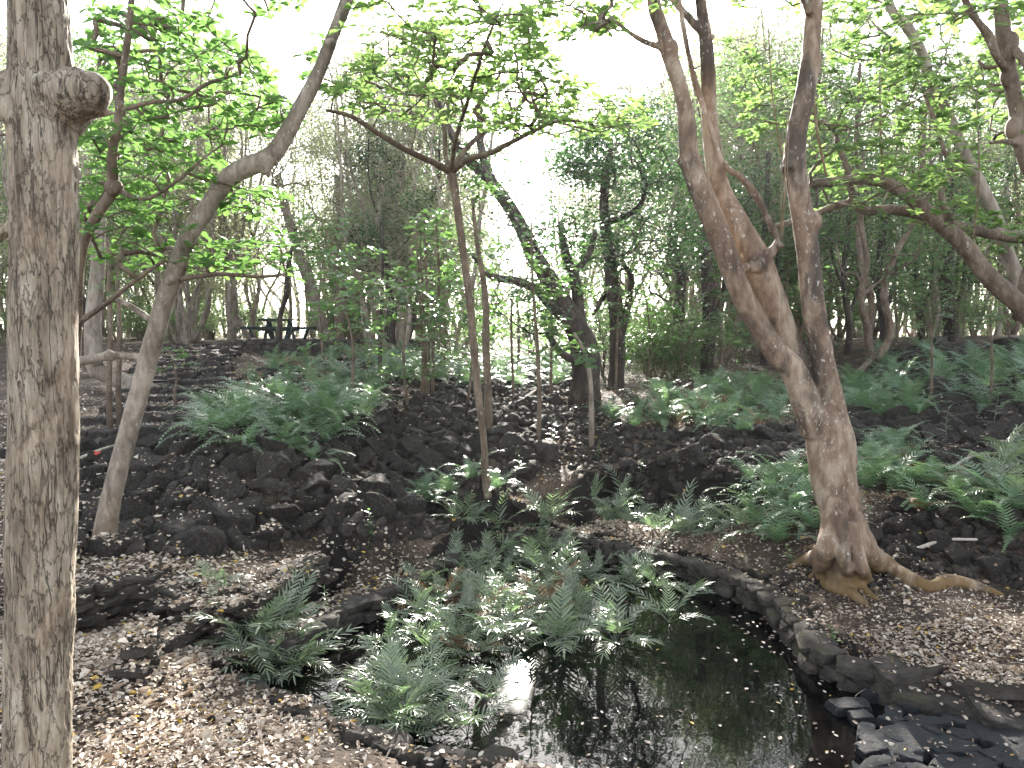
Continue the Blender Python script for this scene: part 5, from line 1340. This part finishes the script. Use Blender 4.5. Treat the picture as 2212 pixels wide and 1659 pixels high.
# ------------------------------------------------------------------ background forest: prototypes, then copies
def forest_proto(kind, seed):
    rng = np.random.default_rng(seed + 7000)
    h = {'pale': 11, 'mid': 8.5, 'dark': 7.5, 'bush': 1.6}[kind]
    r_ = empty({'bush': 'shrub'}.get(kind, 'forest_tree'), (0, 0, 0))
    mb = MB(); sk = []
    if kind != 'bush':
        ns = int(rng.integers(1, 4)); a0 = rng.uniform(0, 6.28)
        for s in range(ns):
            n = 9; p = np.zeros((n, 4)); lean = rng.uniform(.05, .28) if ns > 1 else rng.uniform(0, .12); a = a0 + s * 6.28 / ns
            hh = h * rng.uniform(.75, .95)
            for i in range(1, n):
                t = i / (n - 1); p[i, :3] = [math.cos(a) * lean * hh * t ** .8, math.sin(a) * lean * hh * t ** .8, hh * t]
                p[i, :2] += rng.normal(0, .10, 2)
            p[:, 3] = np.linspace(.11, .03, n) * rng.uniform(.75, 1.3) * (1 if ns < 3 else .75)
            l = catmull(p, 40); l[0, 3] *= 1.5; l[1, 3] *= 1.2
            tube(mb, l[:, :3], l[:, 3], 8, .14, 4); sk.append(l)
        # crooked limbs
        for s in range(int(rng.integers(5, 9))):
            l = sk[int(rng.integers(ns))]; i = int(rng.integers(10, 34)); a = rng.uniform(0, 6.28); Lb = rng.uniform(1.2, 3.0)
            q = [list(l[i, :3]) + [l[i, 3] * .55]]
            for j in range(1, 6):
                t = j / 5; q.append([l[i, 0] + math.cos(a) * Lb * t * .7 + rng.normal(0, .14), l[i, 1] + math.sin(a) * Lb * t * .7 + rng.normal(0, .14), l[i, 2] + Lb * t * rng.uniform(.5, .9), l[i, 3] * .55 * (1 - .75 * t)])
            b_ = catmull(q, 22); tube(mb, b_[:, :3], b_[:, 3], 6, .14, 5); sk.append(b_)
        n = {'pale': 190, 'mid': 200, 'dark': 190}[kind]
        c = rng.normal(size=(n, 3)); c /= np.linalg.norm(c, axis=1)[:, None]; c *= rng.uniform(.25, 1, (n, 1)) ** .5
        z0, z1 = {'pale': (.12, 1.0), 'mid': (.10, 1.0), 'dark': (.28, 1.0)}[kind]
        tg = np.column_stack([c[:, 0] * h * .27, c[:, 1] * h * .27, (c[:, 2] * .5 + .5) * (z1 - z0) * h + z0 * h])
        # pull into clumps so that sky shows between them
        k = rng.normal(size=(16, 3)) * [h * .17, h * .17, h * .2] + [0, 0, h * .62]
        dd = np.linalg.norm(tg[:, None] - k[None], axis=-1); near = k[dd.argmin(1)]; tg = tg * .55 + near * .45
    else:
        sk = [catmull([[0, 0, 0, .02], [rng.normal(0, .1), rng.normal(0, .1), .5, .014], [rng.normal(0, .2), rng.normal(0, .2), 1.0, .008]], 12) for _ in range(4)]
        for l in sk: tube(mb, l[:, :3], l[:, 3], 5, .1, 9)
        tg = rng.normal(size=(90, 3)) * [.42, .42, .3] + [0, 0, .75]; tg[:, 2] = np.abs(tg[:, 2]) + .05
    buf, paths, cnt = colonize(np.vstack(sk), tg, rng, .5 if kind != 'bush' else .2, .14)
    branch_mesh(mb, buf, paths, cnt, .0055 if kind != 'bush' else .003, .05, 4)
    mb.build('trunk' if kind != 'bush' else 'stems', M[{'pale': 'bark_pale', 'mid': 'bark_mid', 'dark': 'bark_dark', 'bush': 'bark_mid'}[kind]], r_)
    m2 = MB()
    if kind == 'bush': sprays(m2, tg, rng, 22, .10, .055)
    else: sprays(m2, tg, rng, {'pale': 40, 'mid': 36, 'dark': 38}[kind], {'pale': .36, 'mid': .33, 'dark': .28}[kind], {'pale': .085, 'mid': .10, 'dark': .085}[kind])
    m2.build('crown', M[{'pale': 'leaf_pale', 'mid': 'leaf_mid', 'dark': 'leaf_dark', 'bush': 'leaf_mid'}[kind]], r_)
    return r_
PRO = {k: [forest_proto(k, i + 10 * j) for i in range(n)] for j, (k, n) in enumerate([('pale', 5), ('mid', 3), ('dark', 3), ('bush', 3)])}
rngu = np.random.default_rng(4242)
for k in range(16):
    d = 9.5 + k * .5; x = [760, 880, 1010, 1110, 1190, 1330, 1400, 1560, 700, 960, 1260, 1700, 1800, 1940, 2080, 2180][k]; yb = 829.5 - F * math.tan(PITCH) + F * (1.9 - float(H((x - 1106) / F * d, d))) / d
    w = 1500 / d; top = yb - rngu.uniform(230, 330)
    sapling([(x, yb, 36 / d), (x + rngu.normal(0, 8), (yb + top) / 2, 28 / d), (x + rngu.normal(0, 16), top, 12 / d)], d, [([(x - w * .55, top - 40), (x + w * .55, top - 30), (x + w * .6, top + 200), (x - w * .6, top + 190)], 60, 1.2)],
            ['broad-leaved understory sapling ' + q for q in ('at the top of the left fern slope', 'behind the left fern slope', 'on the ridge left of the umbrella tree', 'just behind the second slender stem', 'left of the leaning black tree', 'between the two black trees', 'right of the dense dark crown', 'behind the elbow of the forked tree', 'farther back over the left ferns',
             'deep in the middle ridge', 'behind the leaning black tree', 'behind the stems of the forked tree', 'right of the forked tree over the fern band', 'at the foot of the far mound', 'on the slope of the far mound', 'on the ridge at the right edge')][k], ['leaf_big', 'leaf_mid'][k % 2], .10 + .004 * k, seed=60 + k)
used = set()
def plant(kind, i, x, y, rz, s, label, cat, group):
    src = PRO[kind][i % len(PRO[kind])]
    o = src if src.name not in used else copy_tree(src); used.add(src.name)
    o.location = (x, y, float(H(x, y)) - .05); o.rotation_euler = (0, 0, rz); o.scale = (s, s, s * 1.0)
    tag(o, label, cat, group)
rng = np.random.default_rng(42)
def where(x, y):
    a = x / y
    side = 'left' if a < -.2 else 'right' if a > .25 else 'middle'
    return side
placed = []
tries = 0
NT = 138
while len(placed) < NT and tries < 6000:
    tries += 1
    y = 13 + 36 * rng.uniform() ** 1.05; x = rng.uniform(-.82, .82) * y
    px = x / y * 1650 + 1106
    if inside(TERRACE, np.array([x]), np.array([y]))[0] and y < 28: continue
    t = min(max((y - 8.6) / 11.8, 0), 1); cx = np.interp(t, [0, .25, .45, .7, 1], [-4.9, -5.2, -6.1, -7.3, -8.4])
    if y < 23 and abs(x - cx) < 2.0: continue
    if y < 17 and -6 < x < 1.0: continue
    if abs(px - 620) < 90 and y < 34: continue
    if abs(px - 640) < 110 and y < 40 and rng.uniform() < .6: continue   # the open sky left of centre
    if abs(px - 1290) < 100 and y < 30 and rng.uniform() < .6: continue
    if y < 33 and abs(x - .012 * y) < 2.0: continue      # the sun's way in
    if any((x - a) ** 2 + (y - b) ** 2 < (.95 + y * .018) ** 2 for a, b in placed): continue
    placed.append((x, y))
    r = rng.uniform()
    side = where(x, y)
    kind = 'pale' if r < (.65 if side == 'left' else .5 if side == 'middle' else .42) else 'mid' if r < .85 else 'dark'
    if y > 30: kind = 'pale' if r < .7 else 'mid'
    s = rng.uniform(.8, 1.15)
    hk = {'pale': 11, 'mid': 8.5, 'dark': 7.5}[kind]
    if kind == 'pale': s *= 1.2
    cap = 17 if 1180 < px < 1430 and rng.uniform() < .6 else 19 if 560 < px < 760 and rng.uniform() < .6 else 22.2 if rng.uniform() < .65 else 24.5
    s = min(s, (.3 + y * math.tan(math.radians(cap))) / hk)
    dist = 'near part of the wood' if y < 24 else 'far part of the wood'
    zone = {'left': 'behind the stairs and terrace', 'middle': 'behind the middle ridge', 'right': 'behind the right fern slope'}[side]
    word = {'pale': 'slender pale sparse-leaved tree', 'mid': 'brown leafy-crowned tree', 'dark': 'dark dense-leaved tree'}[kind]
    plant(kind, int(rng.integers(9)), x, y, rng.uniform(0, 6.28), s, f'{word} in the {dist} {zone}', 'tree', f'{kind} trees, {dist}, {side}')
for k in range(27):      # tall pale crowns filling the sky above the middle
    y = rng.uniform(19, 34); px = [rng.uniform(330, 560), rng.uniform(770, 1050), rng.uniform(1430, 1700)][k % 3]; x = (px - 1106) / F * y
    if y < 23 and abs(x + 8.4) < 1.8: continue
    s_k = (.3 + y * math.tan(math.radians(rng.uniform(20, 24)))) / 11
    plant('pale', int(rng.integers(9)), x, y, rng.uniform(0, 6.28), s_k, 'tall pale tree with a thin high crown ' + ['above the stairs', 'behind the umbrella tree', 'behind the forked tree'][k % 3], 'tree', 'tall pale trees ' + ['left', 'middle', 'right'][k % 3])
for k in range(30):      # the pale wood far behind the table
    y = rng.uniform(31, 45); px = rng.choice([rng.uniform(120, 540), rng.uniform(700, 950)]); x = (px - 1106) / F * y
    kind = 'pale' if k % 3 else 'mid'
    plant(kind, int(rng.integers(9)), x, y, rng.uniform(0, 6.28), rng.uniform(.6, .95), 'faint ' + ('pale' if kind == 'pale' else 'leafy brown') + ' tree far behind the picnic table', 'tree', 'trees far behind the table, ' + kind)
nb = 0; bl = []
for k in range(34):
    if k < 20: y = rng.uniform(12.5, 19); px = rng.uniform(1280, 1520); lab = 'low leafy shrub on the open rise behind the upright black tree'; g_ = 'shrubs behind the black tree'
    else: y = rng.uniform(26.5, 31); px = rng.choice([rng.uniform(250, 520), rng.uniform(710, 880)]); lab = 'low leafy shrub behind the picnic terrace'; g_ = 'shrubs behind the terrace'
    plant('bush', int(rng.integers(9)), (px - 1106) / F * y, y, rng.uniform(0, 6.28), rng.uniform(.7, 1.2), lab, 'shrub', g_)
while nb < 90:
    y = 15.5 + 27 * rng.uniform(); x = rng.uniform(-.78, .78) * y
    t = min(max((y - 8.6) / 11.8, 0), 1); cx = np.interp(t, [0, .25, .45, .7, 1], [-4.9, -5.2, -6.1, -7.3, -8.4])
    if y < 23 and abs(x - cx) < 1.8: continue
    if -6.5 < x < 3 and y < 17: continue
    if -9.6 < x < -3 and 20 < y < 27: continue
    if -560 < x / y * 1650 < -370 and y < 34: continue
    nb += 1; side = where(x, y)
    zone = {'left': 'beside the stairs and terrace', 'middle': 'on the middle ridge', 'right': 'on the rise behind the right ferns'}[side]
    plant('bush', int(rng.integers(9)), x, y, rng.uniform(0, 6.28), rng.uniform(.7, 1.4), f'low leafy shrub under the trees {zone}', 'shrub', f'shrubs {side}')
print('forest', len(placed))
for q in [p for l in PRO.values() for p in l if p.name not in used]:      # kinds never planted
    for ch in list(q.children): bpy.data.objects.remove(ch)
    bpy.data.objects.remove(q)
# open the same gaps in the crowns of the wood
bpy.context.view_layer.update()
nopen = 0
for o in list(COL.objects):
    if o.type == 'MESH' and o.parent is not None and o.parent.name.startswith('forest_tree') and o.name.startswith('crown'):
        mw = np.array(o.parent.matrix_world); me = o.data; n = len(me.vertices)
        V = np.zeros(n * 3, np.float32); me.vertices.foreach_get('co', V); V = V.reshape(-1, 4, 3)
        c = V.mean(1) @ mw[:3, :3].T + mw[:3, 3]; ok = off_sun(c, 1.0)
        if ok.all(): continue
        A = np.zeros(n, np.float32); me.attributes['v'].data.foreach_get('value', A)
        m2 = MB(); m2.add(V[ok].reshape(-1, 3), np.arange(ok.sum() * 4).reshape(-1, 4), None, A.reshape(-1, 4)[ok].ravel())
        o.data = m2.mesh('crown', me.materials[0]); nopen += 1
print('opened', nopen)
# the wood beyond, too far to count
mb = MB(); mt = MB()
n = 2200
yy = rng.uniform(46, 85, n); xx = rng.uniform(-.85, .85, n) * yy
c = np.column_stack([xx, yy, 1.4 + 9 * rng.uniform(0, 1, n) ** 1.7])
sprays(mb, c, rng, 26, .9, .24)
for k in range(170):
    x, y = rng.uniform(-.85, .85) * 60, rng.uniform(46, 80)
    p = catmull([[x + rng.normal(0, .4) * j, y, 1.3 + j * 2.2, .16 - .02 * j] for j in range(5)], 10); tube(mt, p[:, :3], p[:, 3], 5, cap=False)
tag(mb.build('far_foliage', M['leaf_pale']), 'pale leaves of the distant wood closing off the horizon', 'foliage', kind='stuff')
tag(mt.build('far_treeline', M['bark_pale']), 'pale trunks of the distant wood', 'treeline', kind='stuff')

# ------------------------------------------------------------------ lianas, sticks, seedlings
for k, (pts, d, w) in enumerate([([(1700, 240), (1697, 330), (1694, 420), (1690, 520)], 4.4, 1.6), ([(1690, 280), (1688, 400), (1686, 515)], 4.45, 1.4), ([(1704, 250), (1700, 380), (1688, 500)], 4.3, 1.2), ([(1755, 120), (1762, 260), (1785, 380)], 5.5, 3), ([(1900, 150), (1902, 280), (1908, 385)], 6.8, 2.5), ([(1660, 60), (1668, 200), (1690, 350)], 5.2, 1.6), ([(2110, 200), (2115, 380), (2102, 520)], 6.6, 2)]):
    l = limb([(a, b, w, d) for a, b in pts], 30); mb = MB(); tube(mb, l[:, :3], l[:, 3], 6, .1, 20)
    o = mb.build('liana', M['bark_grey'], loc=l[15, :3])
    tag(o, ['thin straight liana hanging onto the stub of the forked tree', 'thin straight liana hanging onto the stub of the forked tree', 'thin straight liana hanging onto the stub of the forked tree', 'thicker liana curving down just right of the upright stem', 'liana hanging down to the arching branch', 'faint liana left of the upright stem near the top', 'pale liana hanging in front of the straight leaning tree'][k], 'liana', 'lianas at the stub' if k < 3 else None)

def stick(pts, w, label, d=None, group=None, mat='dead_wood', name='fallen_branch', z=.05):
    q = []
    for i, (a, b) in enumerate(pts):
        p = hit(a, b) + np.array([0, 0, z]) if d is None else P(a, b, d)
        q.append([*p, w * (1 - .5 * i / len(pts))])
    l = catmull(q, 24); mb = MB(); tube(mb, l[:, :3], l[:, 3], 8, .15, 25)
    return tag(mb.build(name, M[mat], loc=l[12, :3]), label, 'branch', group)
def snag(parts, d, label):
    mb = MB()
    for pts, w in parts:
        l = limb([(a, b, w * (1 - .4 * i / len(pts)), d) for i, (a, b) in enumerate(pts)], 20); tube(mb, l[:, :3], l[:, 3], 8, .15, 20)
    c = P(*parts[0][0][0], d); c[2] = float(H(c[0], c[1]))
    tag(mb.build('dead_branch', M['dead_wood'], loc=c), label, 'branch')
snag([([(722, 970), (726, 930), (728, 890)], 4), ([(724, 945), (712, 910), (702, 875)], 3.5), ([(727, 900), (734, 880)], 2.5)], 8.6, 'bleached forked dead branch sticking up at the edge of the left ferns')
snag([([(742, 965), (746, 930), (752, 905)], 3), ([(745, 935), (738, 915)], 2)], 8.6, 'smaller bleached stick just right of the forked dead branch')
stick([(175, 1020), (215, 1000), (262, 985)], .016, 'pale dead branch leaning over the rocks behind the leaning tree', z=.12)
stick([(1975, 1030 + 175), (2040, 1190), (2110, 1192)], .014, 'pale fallen branch on the stones behind the roots', z=.05)
stick([(1650, 1110), (1720, 1100), (1770, 1098)], .012, 'pale stick lying in the ferns left of the forked trunk', z=.1)
stick([(2050, 1050), (2100, 1020), (2180, 1010)], .014, 'grey branch lying across the ferns at the right', z=.12)
stick([(1850, 830), (1900, 780), (1930, 745)], .05, 'fallen grey trunk leaning on the far mound', z=.15, mat='bark_mid')
stick([(520, 1160), (528, 1200)], .006, 'short thin stick on the litter above the winding wall', z=.03)
stick([(1380, 1330), (1480, 1325), (1560, 1322)], .012, 'half sunken branch lying on the water right of the thicket', d=None, z=.0)
bpy.data.objects['fallen_branch'].location.z += 0
g = hit(205, 1022); V, T = ICO[2]; mb = MB(); mb.add(V * [.035, .02, .03] + g + [0, 0, .16], None, T)
mr, N_, L_n, B_, O_ = mat_new('red_leaf'); B_.inputs['Base Color'].default_value = (.4, .03, .01, 1)
mb = MB(); scatter(mb, L_OVAL, [g + [0, 0, .17], g + [.02, 0, .16]], frames(np.array([[1, .2, .4], [-.4, .3, .8]]), np.array([[0, -1, .3], [0, -1, .1]])), np.array([.06, .05])); o = mb.build('red_leaf', mr, loc=g + [0, 0, .17]); tag(o, 'red leaf caught on the boulders behind the leaning tree', 'leaf')

# seedlings
def seedling_mesh(rng, n, h, L_, mat):
    mb = MB(); ax = np.array([rng.normal(0, .12), rng.normal(0, .12), 1.0]); t = np.linspace(0, 1, 8)
    p = t[:, None] * ax * h + np.column_stack([np.sin(t * 3) * .02, np.cos(t * 2) * .02, t * 0]); tube(mb, p, np.linspace(.003, .0012, 8), 5)
    k = np.arange(n); tt = .3 + .7 * k / n; pos = np.column_stack([np.interp(tt, t, p[:, q]) for q in range(3)])
    a = k * 1.57 + rng.normal(0, .2, n); d = np.column_stack([np.cos(a), np.sin(a), np.full(n, .35) + .6 * (tt > .9)])
    scatter(mb, L_STRAP if L_ > .08 else L_OVAL, pos, frames(d), L_ * rng.uniform(.7, 1.1, n) * (1.1 - .5 * tt), rng.uniform(.3, .9, n))
    return mb.mesh('seedling', mat)
SEED = [seedling_mesh(rng, 12, .3, .075, M['leaf_mid']), seedling_mesh(rng, 8, .2, .07, M['leaf_big']), seedling_mesh(rng, 16, .35, .11, M['fern_pool'])]
for i, (a, b, k, s_, lab) in enumerate([(793, 1195, 0, 1, 'thin upright seedling in front of the slab-like boulders'), (1130, 1040, 0, 1, 'leafy seedling on the middle slope right of the sapling'), (1200, 975, 2, 1, 'spreading seedling beside the lone rounded boulder'), (1290, 1000, 0, .8, 'seedling at the top of the middle path'),
                                        (700, 1350, 2, .6, 'seedling on the left edge of the pond'), (480, 1330, 1, .8, 'small green seedling at the foot of the winding wall'), (430, 1375, 1, .6, 'tiny green seedling by the thin stone kerb'), (590, 1335, 0, .7, 'seedling growing on the leaf path'),
                                        (1800, 1440, 1, .7, 'small plant rooted in the stone edging by the black slabs'), (1700, 1230, 1, .8, 'small plant left of the roots'), (2150, 925, 2, 1.2, 'white-glinting spiky plant in the dark rocks at the right'), (2050, 960, 2, 1, 'upright plant in the dark rocks right of the green band'),
                                        (1010, 1585, 1, 1, 'broad-leaved seedling at the near shore'), (1360, 1130, 1, .9, 'seedling at the dark hollow'), (650, 960, 0, 1, 'seedling among the left ferns'), (1380, 1075, 2, 1, 'strappy seedling at the near side of the hollow'),
                                        (810, 935, 0, 1.2, 'sunlit seedling at the right end of the left ferns')]):
    put(SEED[k], 'seedling', hit(a, b) + [0, 0, .01], i * 1.3, s_, lab, 'seedling', None)

# ------------------------------------------------------------------ fallen leaves
def tri(Q): 
    Q = np.asarray(Q); Q = Q.reshape(-1, Q.shape[-1])
    return Q if Q.shape[1] == 3 else np.vstack([Q[:, :3], Q[:, [0, 2, 3]]])
off = 0; VV, TT = [], []
for V, T in zip(BV, BT): VV.append(V); TT.append(tri(T) + off); off += len(V)
VV, TT = np.concatenate(VV), np.concatenate(TT)
u, inv = np.unique(TT, return_inverse=True)
bvh = BVHTree.FromPolygons(VV[u].tolist(), inv.reshape(-1, 3).tolist())
rng = np.random.default_rng(99)
def litter_pts(n, x0, x1, y0, y1):
    return np.column_stack([rng.uniform(x0, x1, n), rng.uniform(y0, y1, n)])
C_ = np.vstack([litter_pts(95000, -3.2, 3.4, 1.7, 4.3), litter_pts(70000, -5, 5.5, 4.2, 7), litter_pts(32000, -7.5, 9, 7, 12), litter_pts(12000, -10, 9, 12, 20)])
ins = np.zeros(len(C_), bool)
for pl in (RUB_LEFT, RUB_MID, RUB_RIGHT, RUB_RLOW, RUB_FAR): ins |= inside(pl, C_[:, 0], C_[:, 1])
cl = fbm2(C_[:, 0], C_[:, 1], 1.6, 3, 12)
keep = np.where(ins, rng.uniform(size=len(C_)) < np.clip(.09 + cl * .35, .02, .5), rng.uniform(size=len(C_)) < np.clip(.74 + cl * 1.3, .12, 1))
keep &= sdist(POOL, C_[:, 0], C_[:, 1]) > .0
keep &= ~inside(SLABS, C_[:, 0], C_[:, 1]) | (rng.uniform(size=len(C_)) < .05)
C_ = C_[keep]
O, Nn = [], []
for x, y in C_:
    h = bvh.ray_cast(Vector((x, y, 4)), Vector((0, 0, -1)))
    if h[0] is None or h[1].z < .35: continue
    O.append(h[0][:]); Nn.append(h[1][:])
O, Nn = np.array(O), np.array(Nn)
O[:, 2] += rng.uniform(.002, .018, len(O))
a = rng.uniform(0, 6.28, len(O)); D_ = np.column_stack([np.cos(a), np.sin(a), rng.normal(0, .22, len(O))])
S_ = rng.uniform(.012, .037, len(O)) * np.where(rng.uniform(size=len(O)) < .04, 1.7, 1) * np.interp(O[:, 1], [0, 5, 12, 20], [1, 1.05, 1.4, 2.2])
right = O[:, 0] > 1.3
S_[right] *= .8
v = np.clip(np.where(rng.uniform(size=len(O)) < .27, rng.normal(.27, .1, len(O)), rng.normal(.66, .14, len(O))) - np.where(right, .10, 0), 0, .93); v[rng.uniform(size=len(O)) < .025] = 1
mb = MB(); scatter(mb, L_DRY, O, frames(D_, Nn + rng.normal(0, .38, O.shape)), np.column_stack([S_, S_ * rng.uniform(.55, 1.25, len(S_)), S_ * rng.uniform(-1, 3.5, len(S_))]), v)
tag(mb.build('fallen_leaves', M['litter'], smooth=False), 'dry brown and pale fallen leaves covering paths and banks', 'leaf litter', kind='stuff')
# twigs
k = rng.integers(0, len(O), 900); mb = MB()
for i in k:
    a = rng.uniform(0, 6.28); L_ = rng.uniform(.03, .12); d = np.array([math.cos(a), math.sin(a), rng.normal(0, .15)]) * L_
    tube(mb, np.array([O[i], O[i] + d * .5 + [0, 0, .004], O[i] + d]) + [0, 0, .01], [.0018, .0015, .001], 4, cap=False)
tag(mb.build('twigs', M['dead_wood']), 'thin dry twigs scattered through the leaf litter', 'twigs', kind='stuff')
# leaves afloat
lo, hi = POOL.min(0), POOL.max(0)
c = rng.uniform(lo, hi, (5200, 2)); sd = sdist(POOL, c[:, 0], c[:, 1])
pr = np.clip(np.exp(sd / .25) * .55, .02, 1) + .12 * (fbm2(c[:, 0], c[:, 1], 2.2, 2, 3) > .35)
c = c[(sd < -.02) & (rng.uniform(size=len(c)) < pr) & (c[:, 1] < 8) & (c[:, 1] > 2)]
O = np.column_stack([c, np.full(len(c), .003)]); a = rng.uniform(0, 6.28, len(O)); D_ = np.column_stack([np.cos(a), np.sin(a), np.zeros(len(O))])
mb = MB(); scatter(mb, L_DRY, O, frames(D_, np.tile([0, 0, 1.0], (len(O), 1)) + rng.normal(0, .05, O.shape)), rng.uniform(.014, .035, len(O)) * np.array([1.0]), np.clip(rng.normal(.5, .3, len(O)), 0, 1))
tag(mb.build('floating_leaves', M['litter'], smooth=False), 'small fallen leaves floating on the dark water', 'floating leaves', kind='stuff')

# ------------------------------------------------------------------ haze
m, N, L, B, out = mat_new('haze_air')
N.remove(B); pv = N.new('ShaderNodeVolumePrincipled')
pv.inputs['Color'].default_value = (.97, .98, 1, 1); pv.inputs['Density'].default_value = .0004; pv.inputs['Anisotropy'].default_value = .55
L.new(pv.outputs[0], out.inputs['Volume'])
mb = MB(); x0, x1, y0, y1, z0, z1 = -230, 230, -48, 330, -3, 17
mb.add([(x, y, z) for x in (x0, x1) for y in (y0, y1) for z in (z0, z1)], [(0, 1, 3, 2), (4, 6, 7, 5), (0, 4, 5, 1), (2, 3, 7, 6), (0, 2, 6, 4), (1, 5, 7, 3)])
tag(mb.build('haze', m, smooth=False), 'bright hazy air between the backlit trees', 'haze', kind='stuff')
